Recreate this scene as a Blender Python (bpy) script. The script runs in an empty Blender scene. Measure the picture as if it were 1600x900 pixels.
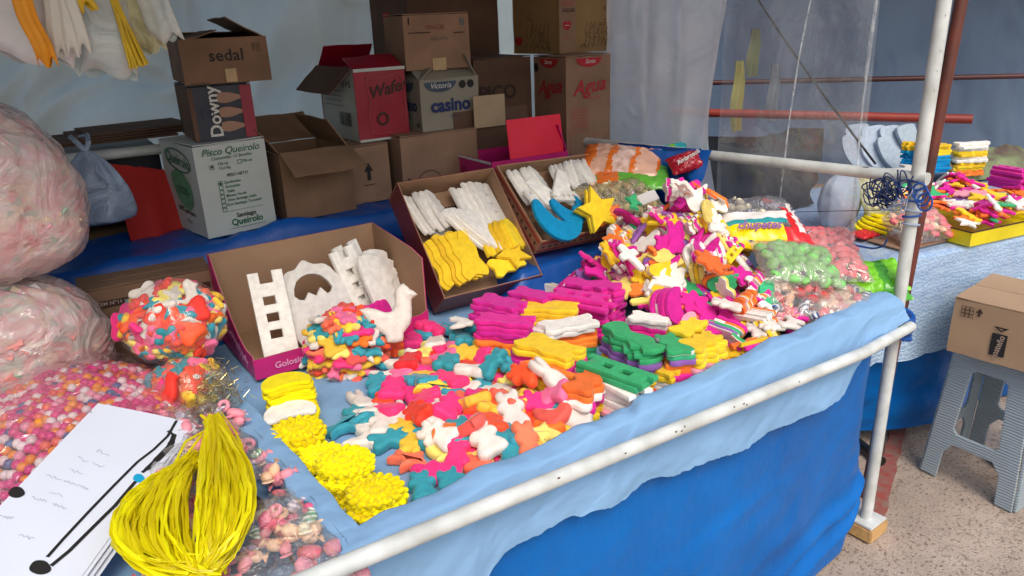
import bpy, bmesh, math, random
import numpy as np
from mathutils import Vector, Matrix, Euler, noise
R = math.radians
rng = random.Random(7)
sc = bpy.context.scene
col = sc.collection

# ---------------------------------------------------------------- camera, sky, sun, exposure
YAW, TH, RO = R(35.9), R(20), R(2.3)
hf = Vector((math.sin(YAW), math.cos(YAW), 0)); hr = Vector((math.cos(YAW), -math.sin(YAW), 0)); zz = Vector((0, 0, 1))
fwd = hf*math.cos(TH) - zz*math.sin(TH); up0 = hf*math.sin(TH) + zz*math.cos(TH)
rgt = hr*math.cos(RO) - up0*math.sin(RO); upv = up0*math.cos(RO) + hr*math.sin(RO)
cam = bpy.data.cameras.new('camera'); camo = bpy.data.objects.new('camera', cam); col.objects.link(camo)
m = Matrix((rgt, upv, -fwd)).transposed().to_4x4(); m.translation = Vector((-.30, -.857, 1.5))
camo.matrix_world = m
cam.sensor_width = 36; cam.lens = 36*1155/1600; cam.clip_end = 500; cam.clip_start = .02
sc.camera = camo
SUN_EL, SUN_AZ = R(52), R(200)      # azimuth clockwise from +Y
w = bpy.data.worlds.new('World'); sc.world = w; w.use_nodes = True
nt = w.node_tree; bg = nt.nodes['Background']; sky = nt.nodes.new('ShaderNodeTexSky')
sky.sky_type = 'NISHITA'; sky.sun_disc = False; sky.sun_elevation = SUN_EL; sky.sun_rotation = SUN_AZ
sky.air_density = 1.6; sky.dust_density = 4.0; sky.ozone_density = 1.0
nt.links.new(sky.outputs[0], bg.inputs[0]); bg.inputs[1].default_value = .15
sl = bpy.data.lights.new('sun', 'SUN'); sl.energy = 1.15; sl.angle = R(26); sl.color = (1, .96, .9)
so = bpy.data.objects.new('sun', sl); col.objects.link(so)
sd = Vector((math.sin(SUN_AZ)*math.cos(SUN_EL), math.cos(SUN_AZ)*math.cos(SUN_EL), math.sin(SUN_EL)))
so.rotation_euler = sd.to_track_quat('Z', 'Y').to_euler(); so.location = sd*8
sc.view_settings.view_transform = 'Standard'; sc.view_settings.look = 'None'
sc.view_settings.exposure = .3; sc.view_settings.gamma = 1
sc.render.engine = 'CYCLES'
sc.cycles.max_bounces = 8; sc.cycles.transparent_max_bounces = 16; sc.cycles.diffuse_bounces = 4
sc.cycles.caustics_reflective = False; sc.cycles.caustics_refractive = False

# ---------------------------------------------------------------- helpers
def lin(h):
    h = h.lstrip('#'); c = [int(h[i:i+2], 16)/255 for i in (0, 2, 4)]
    return tuple(x/12.92 if x <= .04045 else ((x+.055)/1.055)**2.4 for x in c) + (1,)
MATS = {}
def mat(name, hexc, rough=.6, bump=0, bscale=60, var=.12, vscale=8, hex2=None, spec=.5, sss=0, objvar=0, bdist=.004, metal=0, stretch=None):
    if name in MATS: return MATS[name]
    m = bpy.data.materials.new(name); m.use_nodes = True; n = m.node_tree.nodes; l = m.node_tree.links
    b = n['Principled BSDF']; c = lin(hexc) if isinstance(hexc, str) else hexc
    b.inputs['Roughness'].default_value = rough; b.inputs['Specular IOR Level'].default_value = spec
    b.inputs['Metallic'].default_value = metal
    tc = n.new('ShaderNodeTexCoord'); mp = n.new('ShaderNodeMapping'); l.new(tc.outputs['Object'], mp.inputs[0])
    if stretch: mp.inputs['Scale'].default_value = stretch
    nz = n.new('ShaderNodeTexNoise'); nz.inputs['Scale'].default_value = vscale; nz.inputs['Detail'].default_value = 5
    l.new(mp.outputs[0], nz.inputs['Vector'])
    mx = n.new('ShaderNodeMix'); mx.data_type = 'RGBA'
    c2 = lin(hex2) if hex2 else tuple(x*(1-var) for x in c[:3]) + (1,)
    c1 = c if hex2 else tuple(min(1, x*(1+var*.5)) for x in c[:3]) + (1,)
    mx.inputs['A'].default_value = c1; mx.inputs['B'].default_value = c2
    rp = n.new('ShaderNodeMapRange'); rp.inputs[1].default_value = .35; rp.inputs[2].default_value = .65
    l.new(nz.outputs[0], rp.inputs[0]); l.new(rp.outputs[0], mx.inputs['Factor'])
    out = mx.outputs['Result']
    if objvar:
        oi = n.new('ShaderNodeObjectInfo'); hs = n.new('ShaderNodeHueSaturation')
        r2 = n.new('ShaderNodeMapRange'); r2.inputs[3].default_value = 1-objvar; r2.inputs[4].default_value = 1+objvar*.4
        l.new(oi.outputs['Random'], r2.inputs[0]); l.new(r2.outputs[0], hs.inputs['Value']); l.new(out, hs.inputs['Color'])
        r3 = n.new('ShaderNodeMapRange'); r3.inputs[3].default_value = .5-objvar*.06; r3.inputs[4].default_value = .5+objvar*.06
        l.new(oi.outputs['Random'], r3.inputs[0]); l.new(r3.outputs[0], hs.inputs['Hue'])
        out = hs.outputs[0]
    l.new(out, b.inputs['Base Color'])
    if sss:
        b.inputs['Subsurface Weight'].default_value = sss; b.inputs['Subsurface Scale'].default_value = .004
        b.inputs['Subsurface Radius'].default_value = (1, .6, .5)
    if bump:
        bn = n.new('ShaderNodeTexNoise'); bn.inputs['Scale'].default_value = bscale; bn.inputs['Detail'].default_value = 6
        l.new(mp.outputs[0], bn.inputs['Vector'])
        bp = n.new('ShaderNodeBump'); bp.inputs['Strength'].default_value = bump; bp.inputs['Distance'].default_value = bdist
        l.new(bn.outputs[0], bp.inputs['Height']); l.new(bp.outputs[0], b.inputs['Normal'])
    MATS[name] = m
    return m
def film(name, tint='ffffff', clear=.8, bump=.6, bscale=18, rough=.12, white=.25, trans=False, gloss=.045, flat=None):
    """thin plastic film: mostly see-through, wrinkled, with glossy streaks"""
    if name in MATS: return MATS[name]
    m = bpy.data.materials.new(name); m.use_nodes = True; n = m.node_tree.nodes; l = m.node_tree.links
    n.remove(n['Principled BSDF']); out = n['Material Output']
    tr = n.new('ShaderNodeBsdfTransparent'); tr.inputs[0].default_value = tuple(.35+.65*x for x in lin(tint)[:3]) + (1,)
    gl = n.new('ShaderNodeBsdfGlossy'); gl.inputs['Roughness'].default_value = rough; gl.inputs[0].default_value = (.9, .9, .9, 1)
    df = n.new('ShaderNodeBsdfDiffuse' if not trans else 'ShaderNodeBsdfTranslucent'); df.inputs[0].default_value = lin(tint)
    df2 = n.new('ShaderNodeBsdfDiffuse'); df2.inputs[0].default_value = lin(tint)
    tc = n.new('ShaderNodeTexCoord'); nz = n.new('ShaderNodeTexNoise'); nz.inputs['Scale'].default_value = bscale; nz.inputs['Detail'].default_value = 4; nz.inputs['Distortion'].default_value = 1.5
    l.new(tc.outputs['Object'], nz.inputs['Vector'])
    wv = n.new('ShaderNodeTexVoronoi'); wv.feature = 'DISTANCE_TO_EDGE'; wv.inputs['Scale'].default_value = bscale*.5
    ad = n.new('ShaderNodeMixRGB'); ad.inputs[0].default_value = .12; l.new(tc.outputs['Object'], ad.inputs[1]); l.new(nz.outputs['Color'], ad.inputs[2]); l.new(ad.outputs[0], wv.inputs['Vector'])
    mt = n.new('ShaderNodeMath'); mt.operation = 'ADD'; l.new(nz.outputs[0], mt.inputs[0]); l.new(wv.outputs['Distance'], mt.inputs[1])
    bp = n.new('ShaderNodeBump'); bp.inputs['Strength'].default_value = bump; bp.inputs['Distance'].default_value = .02
    l.new(mt.outputs[0], bp.inputs['Height'])
    for x in (gl, df, df2): l.new(bp.outputs[0], x.inputs['Normal'])
    d = n.new('ShaderNodeMixShader'); d.inputs[0].default_value = .5; l.new(df.outputs[0], d.inputs[1]); l.new(df2.outputs[0], d.inputs[2])
    a = n.new('ShaderNodeMixShader'); l.new(tr.outputs[0], a.inputs[1]); l.new(d.outputs[0], a.inputs[2])
    mr = n.new('ShaderNodeMapRange'); mr.inputs[1].default_value = .3; mr.inputs[2].default_value = .75
    mr.inputs[3].default_value = max(0, (1-clear)*.5); mr.inputs[4].default_value = min(1, (1-clear)*1.5+white*.0)
    l.new(nz.outputs[0], mr.inputs[0]); l.new(mr.outputs[0], a.inputs[0])
    if flat: mr.inputs[3].default_value = flat-.10; mr.inputs[4].default_value = flat+.10
    lw = n.new('ShaderNodeLayerWeight'); lw.inputs[0].default_value = .5; l.new(bp.outputs[0], lw.inputs['Normal'])
    fp = n.new('ShaderNodeMath'); fp.operation = 'POWER'; fp.inputs[1].default_value = 3.5; l.new(lw.outputs['Facing'], fp.inputs[0])
    ff = n.new('ShaderNodeMath'); ff.operation = 'MULTIPLY_ADD'; ff.inputs[1].default_value = .45; ff.inputs[2].default_value = gloss; l.new(fp.outputs[0], ff.inputs[0])
    b = n.new('ShaderNodeMixShader'); l.new(ff.outputs[0], b.inputs[0]); l.new(a.outputs[0], b.inputs[1]); l.new(gl.outputs[0], b.inputs[2])
    l.new(b.outputs[0], out.inputs[0]); MATS[name] = m
    return m
def link(name, me, m=None, parent=None, mw=None):
    o = bpy.data.objects.new(name, me); col.objects.link(o)
    if m is not None and me is not None and not me.materials: me.materials.append(m)
    if parent is not None: o.parent = parent
    if mw is not None: o.matrix_local = mw
    return o
def mesh(name, vs, fs, smooth=False, sharp=None):
    me = bpy.data.meshes.new(name); me.from_pydata([tuple(v) for v in vs], [], fs); me.update()
    if smooth:
        me.shade_smooth()
        if sharp: me.set_sharp_from_angle(angle=R(sharp))
    return me
def tag(o, label=None, cat=None, group=None, kind=None):
    if label: o['label'] = label
    if cat: o['category'] = cat
    if group: o['group'] = group
    if kind: o['kind'] = kind
    return o
def empty(name, loc=(0, 0, 0), rz=0, label=None, cat=None, group=None, mw=None):
    o = bpy.data.objects.new(name, None); col.objects.link(o); o.empty_display_size = .02
    if mw is not None: o.matrix_world = mw
    else: o.location = loc; o.rotation_euler = (0, 0, rz)
    return tag(o, label, cat, group)
def grid(fn, nu, nv, name='sheet', closeu=False):
    vs = [fn(i/(nu if closeu else nu-1), j/(nv-1)) for j in range(nv) for i in range(nu)]
    fs = []
    for j in range(nv-1):
        for i in range(nu if closeu else nu-1):
            a = j*nu+i; b = j*nu+(i+1) % nu; fs.append((a, b, b+nu, a+nu))
    return mesh(name, vs, fs, True)
def fbm(x, y, z=0, o=3):
    return noise.fractal(Vector((x, y, z)), 1.0, 2.0, o)
def tube(pts, r, seg=10, name='tube', cap=True):
    """round bar along a list of points; r number or list"""
    pts = [Vector(p) for p in pts]; n = len(pts); vs = []; fs = []; prev = None
    for i, p in enumerate(pts):
        t = (pts[min(n-1, i+1)]-pts[max(0, i-1)])
        t = t.normalized() if t.length > 1e-9 else Vector((0, 0, 1))
        if prev is None:
            a = t.orthogonal().normalized()
        else:
            a = (prev - t*prev.dot(t))
            a = a.normalized() if a.length > 1e-6 else t.orthogonal().normalized()
        prev = a; b = t.cross(a); rr = r[i] if isinstance(r, (list, tuple)) else r
        for k in range(seg):
            an = 2*math.pi*k/seg; vs.append(p + (a*math.cos(an)+b*math.sin(an))*rr)
    for i in range(n-1):
        for k in range(seg):
            fs.append((i*seg+k, i*seg+(k+1) % seg, (i+1)*seg+(k+1) % seg, (i+1)*seg+k))
    if cap: fs.append(tuple(reversed(range(seg)))); fs.append(tuple((n-1)*seg+k for k in range(seg)))
    return mesh(name, vs, fs, True, 50)
def slab(w, h, th, nx=2, ny=2, nz=0, seed=0, name='panel', bend=None):
    """panel w along x, h along z, thickness th along +y; gently uneven"""
    vs = []; fs = []
    def P(i, j, s):
        x = w*i/(nx-1); z = h*j/(ny-1)
        d = max(0, nz*(.35+fbm(x*9+seed*3.1, z*9+seed, seed, 2))) if nz else 0
        if bend: d += bend(x/w, z/h)
        return (x, s*th+d, z)
    for s in (0, 1):
        for j in range(ny):
            for i in range(nx): vs.append(P(i, j, s))
    N = nx*ny
    for j in range(ny-1):
        for i in range(nx-1):
            a = j*nx+i
            fs.append((a, a+1, a+1+nx, a+nx)); fs.append((N+a+nx, N+a+1+nx, N+a+1, N+a))
    for i in range(nx-1):
        fs.append((i+1, i, N+i, N+i+1)); a = (ny-1)*nx+i; fs.append((a, a+1, N+a+1, N+a))
    for j in range(ny-1):
        a = j*nx; fs.append((a, a+nx, N+a+nx, N+a)); a = j*nx+nx-1; fs.append((a+nx, a, N+a, N+a+nx))
    return mesh(name, vs, fs, True, 40)
def boxmesh(w, d, h, bev=.002, name='block', org=(0, 0, 0)):
    bm = bmesh.new(); bmesh.ops.create_cube(bm, size=1)
    for v in bm.verts: v.co = Vector(((v.co.x+.5)*w+org[0], (v.co.y+.5)*d+org[1], (v.co.z+.5)*h+org[2]))
    if bev: bmesh.ops.bevel(bm, geom=bm.edges[:], offset=bev, segments=2, affect='EDGES')
    me = bpy.data.meshes.new(name); bm.to_mesh(me); bm.free(); me.shade_smooth(); me.set_sharp_from_angle(angle=R(35)); return me
def smooth_poly(pts, sub=3):
    n = len(pts); o = []
    for i in range(n):
        p0, p1, p2, p3 = [Vector(pts[(i+k) % n]) for k in (-1, 0, 1, 2)]
        for s in range(sub):
            t = s/sub; o.append(tuple(.5*((2*p1)+(-p0+p2)*t+(2*p0-5*p1+4*p2-p3)*t*t+(-p0+3*p1-3*p2+p3)*t**3)))
    return o
def extrude(outlines, th, bev, res=1, name='cutout', grow=0):
    """solid from 2D outlines (first outer, others holes), base at z=0"""
    c = bpy.data.curves.new('tmp', 'CURVE'); c.dimensions = '2D'; c.fill_mode = 'BOTH'
    for pts in outlines:
        s = c.splines.new('POLY'); s.points.add(len(pts)-1)
        for i, p in enumerate(pts): s.points[i].co = (p[0], p[1], 0, 1)
        s.use_cyclic_u = True
    c.extrude = max(0, th/2-bev); c.bevel_depth = bev; c.bevel_resolution = res; c.offset = -bev+grow
    o = bpy.data.objects.new('tmp', c); me = bpy.data.meshes.new_from_object(o)
    bpy.data.objects.remove(o); bpy.data.curves.remove(c)
    me.name = name
    for v in me.vertices: v.co.z += th/2
    me.materials.clear(); me.shade_smooth(); me.set_sharp_from_angle(angle=R(38)); return me
TXT = {}
def textmesh(s, size, bold=0, shear=0, al='CENTER', sp=1.0):
    k = (s, size, bold, shear, al, sp)
    if k in TXT: return TXT[k]
    f = bpy.data.curves.new('tmp', 'FONT'); f.body = s; f.size = size; f.offset = bold*size; f.shear = shear; f.align_x = al; f.align_y = 'CENTER'
    f.space_character = sp; f.resolution_u = 3
    f.extrude = .0002
    o = bpy.data.objects.new('tmp', f); me = bpy.data.meshes.new_from_object(o); bpy.data.objects.remove(o); bpy.data.curves.remove(f)
    me.name = 'lettering'; me.materials.clear(); TXT[k] = me; return me
def ink(name, h): return mat('ink_'+name, h, .7, var=.25, vscale=200)
def FRONT(x, z, dy=-.0016, tilt=0): return Matrix.Translation((x, dy, z)) @ Matrix.Rotation(R(90), 4, 'X') @ Matrix.Rotation(R(tilt), 4, 'Z')
def LEFTF(d, z, dx=-.0016, tilt=0): return Matrix.Translation((dx, d, z)) @ Matrix.Rotation(R(-90), 4, 'Z') @ Matrix.Rotation(R(90), 4, 'X') @ Matrix.Rotation(R(tilt), 4, 'Z')
def write(s, size, m, parent, mw, **k):
    me = textmesh(s, size, **k).copy(); me.materials.append(m); return link('lettering', me, None, parent, mw)
def print_poly(pts, m, parent, mw, name='printed_mark', th=.0005, holes=()):
    me = extrude([pts]+list(holes), th, 0, 0, name); return link(name, me, m, parent, mw)
def circle(r, n=20, cx=0, cy=0, sx=1, sy=1): return [(cx+r*sx*math.cos(2*math.pi*i/n), cy+r*sy*math.sin(2*math.pi*i/n)) for i in range(n)]
def rect(x0, y0, x1, y1): return [(x0, y0), (x1, y0), (x1, y1), (x0, y1)]
def wave_rot(seed): r = random.Random(seed); return r.uniform(-1, 1)

# ---------------------------------------------------------------- materials
CARD = mat('cardboard', '#84654f', .85, .25, 90, .24, 7, bdist=.001)
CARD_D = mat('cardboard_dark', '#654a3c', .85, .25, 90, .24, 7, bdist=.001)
CARD_IN = mat('cardboard_inside', '#a8866a', .9, .3, 70, .14, 6, bdist=.001)
CARD_L = mat('cardboard_pale', '#967560', .85, .25, 90, .2, 8, bdist=.001)
WHITE_C = mat('carton_white', '#bcc2c0', .6, .12, 60, .06, 6, bdist=.001)
GREY_C = mat('carton_grey', '#8f887c', .6, .12, 60, .08, 6, bdist=.001)
RED_C = mat('carton_red', '#96102c', .45, .1, 60, .1, 6, bdist=.001)
CRIM = mat('carton_crimson', '#e00638', .4, .1, 60, .06, 6, bdist=.001)
MAROON = mat('carton_maroon', '#74302a', .45, .12, 40, .15, 6, bdist=.001)
PINK_C = mat('carton_magenta', '#c21f72', .45, .15, 40, .15, 9, bdist=.001)
NAVY_C = mat('carton_navy', '#1b2238', .45, .1, 60, .1, 6, bdist=.001)
WPIPE = mat('white_paint', '#d8dcdc', .4, .15, 40, .1, 14, hex2='#b9bcb9', bdist=.001)
RPIPE = mat('red_paint', '#8e3327', .45, .15, 40, .25, 9, bdist=.001)
BPIPE = mat('brown_paint', '#71362b', .45, .2, 40, .25, 9, hex2='#4c2a24', bdist=.001)
CLOTH = mat('light_blue_cloth', '#83aad2', .9, .3, 340, .06, 4, bdist=.0008, spec=.15)
BTARP = mat('blue_tarp', '#0068bc', .38, .3, 7, .3, 3, hex2='#0059a6', bdist=.06, spec=.28)
BTARP2 = mat('deep_blue_tarp', '#0a52a8', .4, .4, 9, .25, 3, bdist=.02)
GTARP = mat('grey_tarp', '#c6cfcb', .42, .8, 4.5, .15, 2.2, hex2='#87979a', bdist=.05)
NTARP = mat('slate_tarp', '#70829b', .6, .5, 4, .15, 1.5, hex2='#5c6e88', bdist=.03)
GREEN_I = ink('green', '#2f6e4c'); BLACK_I = ink('black', '#1c1a1c'); RED_I = ink('red', '#b5232e'); BLUE_I = ink('blue', '#1f2f66')
WHITE_I = ink('white', '#d8d6d2'); PALE_I = ink('pale', '#a58f80'); BROWN_I = ink('brown', '#3c2620'); GREY_I = ink('grey', '#6e6a68')

def translucent(m, k, c):
    n = m.node_tree.nodes; l = m.node_tree.links; b = n['Principled BSDF']; t = n.new('ShaderNodeBsdfTranslucent'); t.inputs[0].default_value = lin(c)
    mx = n.new('ShaderNodeMixShader'); mx.inputs[0].default_value = k; l.new(b.outputs[0], mx.inputs[1]); l.new(t.outputs[0], mx.inputs[2]); l.new(mx.outputs[0], n['Material Output'].inputs[0])
translucent(GTARP, .55, '#d5dfe0'); translucent(NTARP, .35, '#8fa3c0')
# ---------------------------------------------------------------- ground
def groundfn(u, v):
    # finer cells near the stall, running out to the horizon
    a = (u*2-1); b = (v*2-1)
    x = 1.6 + 150*a*abs(a)**3; y = .3 + 150*b*abs(b)**3
    near = math.exp(-((x-1.6)**2+(y)**2)/6)
    return (x, y, near*.006*fbm(x*3, y*3, 1, 3) - .004)
gm = bpy.data.materials.new('ground'); gm.use_nodes = True; n = gm.node_tree.nodes; l = gm.node_tree.links; b = n['Principled BSDF']; b.inputs['Roughness'].default_value = .9
tc = n.new('ShaderNodeTexCoord'); v1 = n.new('ShaderNodeTexVoronoi'); v1.inputs['Scale'].default_value = 260; l.new(tc.outputs['Object'], v1.inputs['Vector'])
n1 = n.new('ShaderNodeTexNoise'); n1.inputs['Scale'].default_value = 3.5; n1.inputs['Detail'].default_value = 8; n1.inputs['Roughness'].default_value = .7; l.new(tc.outputs['Object'], n1.inputs['Vector'])
n2 = n.new('ShaderNodeTexNoise'); n2.inputs['Scale'].default_value = 120; n2.inputs['Detail'].default_value = 4; l.new(tc.outputs['Object'], n2.inputs['Vector'])
cr = n.new('ShaderNodeValToRGB'); e = cr.color_ramp.elements; e[0].position = .3; e[0].color = lin('#9a897c'); e[1].position = .68; e[1].color = lin('#c2b0a2'); l.new(n1.outputs[0], cr.inputs[0])
c2 = n.new('ShaderNodeValToRGB'); e = c2.color_ramp.elements; e[0].position = .34; e[0].color = lin('#a89c92'); e[1].position = .46; e[1].color = (1, 1, 1, 1); l.new(n2.outputs[0], c2.inputs[0])
mx = n.new('ShaderNodeMixRGB'); mx.blend_type = 'MULTIPLY'; mx.inputs[0].default_value = .85; l.new(cr.outputs[0], mx.inputs[1]); l.new(c2.outputs[0], mx.inputs[2])
sp = n.new('ShaderNodeValToRGB'); e = sp.color_ramp.elements; e[0].position = .0; e[0].color = lin('#a3948a'); e[1].position = .22; e[1].color = (0, 0, 0, 1)
m3 = n.new('ShaderNodeMixRGB'); m3.blend_type = 'MIX'; l.new(mx.outputs[0], m3.inputs[1]); m3.inputs[2].default_value = lin('#c9baad')
v3 = n.new('ShaderNodeTexVoronoi'); v3.inputs['Scale'].default_value = 150; l.new(tc.outputs['Object'], v3.inputs['Vector'])
sm = n.new('ShaderNodeMapRange'); sm.inputs[1].default_value = .12; sm.inputs[2].default_value = .05; sm.inputs[3].default_value = 0; sm.inputs[4].default_value = .55; l.new(v3.outputs['Distance'], sm.inputs[0]); l.new(sm.outputs[0], m3.inputs[0])
l.new(m3.outputs[0], b.inputs['Base Color'])
bp = n.new('ShaderNodeBump'); bp.inputs['Strength'].default_value = .9; bp.inputs['Distance'].default_value = .003
ad = n.new('ShaderNodeMath'); ad.operation = 'SUBTRACT'; l.new(n2.outputs[0], ad.inputs[0]); l.new(v1.outputs['Distance'], ad.inputs[1]); l.new(ad.outputs[0], bp.inputs['Height']); l.new(bp.outputs[0], b.inputs['Normal'])
tag(link('ground', grid(groundfn, 181, 181, 'ground'), gm), kind='structure')
# faded red painted line on the ground
st = mat('faded_red_paint', '#99423c', .9, .8, 60, .3, 30, hex2='#85685e', bdist=.004)
def stripe(u, v):
    a = Vector((1.66, .02, 0)); bb = Vector((2.28, .26, 0)); d = (bb-a).normalized(); nn = Vector((-d.y, d.x, 0))
    p = a.lerp(bb, u) + nn*(v-.5)*(.05+.012*fbm(u*9, v*2, 4)); return (p.x, p.y, .0045)
tag(link('road_marking', grid(stripe, 30, 4, 'road_marking'), st), kind='structure')
# gravel grains scattered near the stool
def gravel():
    vs = []; fs = []
    for i in range(900):
        x = rng.uniform(1.2, 2.7); y = rng.uniform(-.9, .25); r = rng.uniform(.0012, .0034) * (1.8 if rng.random() < .06 else 1)
        b0 = len(vs)
        for (a, c, d) in ((1, 0, 0), (0, 1, 0), (-1, 0, 0), (0, -1, 0), (0, 0, 1)):
            vs.append((x+a*r*rng.uniform(.7, 1.3), y+c*r*rng.uniform(.7, 1.3), .001+d*r*rng.uniform(.5, 1)))
        fs += [(b0, b0+1, b0+4), (b0+1, b0+2, b0+4), (b0+2, b0+3, b0+4), (b0+3, b0, b0+4)]
    return mesh('gravel', vs, fs)
tag(link('gravel', gravel(), mat('grit', '#7d6e64', .9, var=.5, vscale=40)), kind='stuff')

# ---------------------------------------------------------------- walls of tarpaulin, roof
def drape_wall(name, a, bb, z0, z1, amp, m, seed, label, kindlabel='tarpaulin', nu=70, nv=40, sag=0):
    a = Vector(a+(0,)); bb = Vector(bb+(0,)); d = (bb-a); L = d.length; d.normalize(); nn = Vector((-d.y, d.x, 0))
    def f(u, v):
        p = a + d*L*u; z = z0+(z1-z0)*v
        o = amp*(fbm(u*L*1.6+seed, v*1.1+seed, seed, 4) + .5*math.sin(u*L*6+3*fbm(u*2+seed, v*2, seed)))
        wq = Vector((u*L*1.5+seed+.5*fbm(u*L, v*2, 3, 2), v*1.6+.5*fbm(u*L*1.3, v*3, 7, 2), seed)); o += amp*.9*(1-abs(noise.noise(wq*1.7))*2.4)*abs(noise.noise(wq*.9+Vector((5, 5, 5))))*2 + amp*.35*(1-abs(noise.noise(wq*4.1))*2.5)
        p = p + nn*o
        return (p.x, p.y, z - sag*math.sin(math.pi*u)*v)
    return tag(link(name, grid(f, nu, nv, name), m), label, kindlabel)
drape_wall('tarpaulin', (-1.35, 2.25), (2.35, 2.25), 0, 2.3, .11, GTARP, 3, 'wrinkled grey tarpaulin hung as the back wall behind the stacked cartons', nu=240, nv=120)
drape_wall('tarpaulin', (-1.3, -.2), (-1.3, 2.2), 0, 2.3, .05, GTARP, 9, 'grey tarpaulin closing the left side of the stall')
# right neighbour's back wall
drape_wall('tarpaulin', (2.1, 2.15), (5.4, .75), 0, 2.3, .06, NTARP, 21, 'slate blue tarpaulin hung behind the neighbouring stall', nu=180, nv=100)
roofm = mat('roof_canvas', '#6c7072', .8, .2, 5, .1, 2)
def roof(u, v):
    x = -1.4+3.12*u; y = .12+2.28*v
    return (x, y, 1.98+.2*v - .05*math.sin(math.pi*u*3)**2 + .02*fbm(x*2, y*2))
tag(link('canopy', grid(roof, 60, 30, 'canopy'), roofm), 'grey canvas canopy stretched over the rear of the stall', 'canopy')
def roof2(u, v):
    x = 2.62+3.2*u; y = .3+2.1*v - .45*u*1.0
    return (x, y, 2.15+.08*v - .04*math.sin(math.pi*u*2)**2)
tag(link('canopy', grid(roof2, 40, 20, 'canopy'), roofm), 'grey canvas canopy over the neighbouring stall', 'canopy')

# ---------------------------------------------------------------- stall frame
def pipe(a, b_, r, m, label, cat='pole', name='frame_pole', n=2, bend=0):
    a = Vector(a); b_ = Vector(b_); pts = [a.lerp(b_, i/(n-1)) for i in range(n)]
    return tag(link(name, tube(pts, r, 14, name), m), label, cat)
post = empty('corner_post', (1.62, .026, 0), 0, 'white painted steel corner post standing on a wooden block', 'post')
link('tube', tube([(0, 0, .05), (0, 0, 2.25)], .0165, 16, 'tube'), WPIPE, post)
link('foot_plate', boxmesh(.085, .08, .008, .001, org=(-.042, -.04, .044)), WPIPE, post)
for zc in (.30, .66, 1.02, 1.3, 1.345, 1.39, 1.47):
    link('peg_hole', mesh('peg_hole', [(-.0105+.0022*math.cos(a), -.0138+.0012*math.cos(a), zc+.0022*math.sin(a)) for a in [k*math.pi/4 for k in range(8)]], [tuple(range(8))]), BLACK_I, post)
wb = link('wood_block', boxmesh(.095, .075, .042, .003, org=(1.575, -.018, 0)), mat('raw_wood', '#c9a06a', .8, .3, 20, .2, 10, stretch=(1, 8, 8), bdist=.001))
tag(wb, 'raw pine block packed under the foot of the white corner post', 'wood block')
pipe((1.787, .115, 0), (1.965, .115, 2.2), .0165, BPIPE, 'brown painted pole leaning just behind the white corner post')
rail = empty('front_rail', (0, 0, 0), 0, 'white painted steel rail running along the front of the candy table', 'rail')
def railp(x): return Vector((x, -.056+.03*max(0, (x-1.3)/.3)*.9, .816-(x+.034)*.0705))
link('tube', tube([railp(-.9), railp(-.034), railp(.7), railp(1.3), railp(1.585)], .0140, 18, 'tube'), WPIPE, rail)
chip = mat('rust_chip', '#4a2e24', .9)
for i, (x, a) in enumerate(((.63, 2.0), (.645, 1.8), (.655, 2.2), (.50, 1.9), (.80, 2.1), (.83, 2.0), (.838, 1.7), (.35, 2.2), (1.02, 1.9))):
    c = railp(x); rr = .0143
    vs = [(c.x+.004*rng.uniform(.4, 1)*math.cos(t), c.y-rr*math.cos(a-1.57+.12*math.sin(t)*rng.uniform(.5, 1)), c.z+rr*math.sin(a-1.57+.12*math.sin(t))) for t in [k*math.pi/3.5 for k in range(7)]]
    link('paint_chip', mesh('paint_chip', vs, [tuple(range(7))]), chip, rail)
pipe((1.62, .0, 1.083), (1.62, 1.35, 1.045), .016, WPIPE, 'white painted side rail running back from the corner post', 'rail', 'side_rail')
pipe((-1.25, 1.62, 1.185), (.26, 1.62, 1.165), .0155, WPIPE, 'white rail at the left holding a flat cardboard sheet', 'rail', 'shelf_rail')
pipe((2.25, 1.42, 1.085), (2.80, .40, 1.075), .018, RPIPE, 'red painted horizontal bar behind the clear plastic sheet', 'rail', 'cross_bar')
pipe((2.4, 1.9, 1.17), (4.6, -.2, 1.15), .012, mat('dark_red_paint', '#4a1f1f', .5), 'thin dark red bar crossing the slate tarpaulin', 'rail', 'cross_bar')

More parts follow.
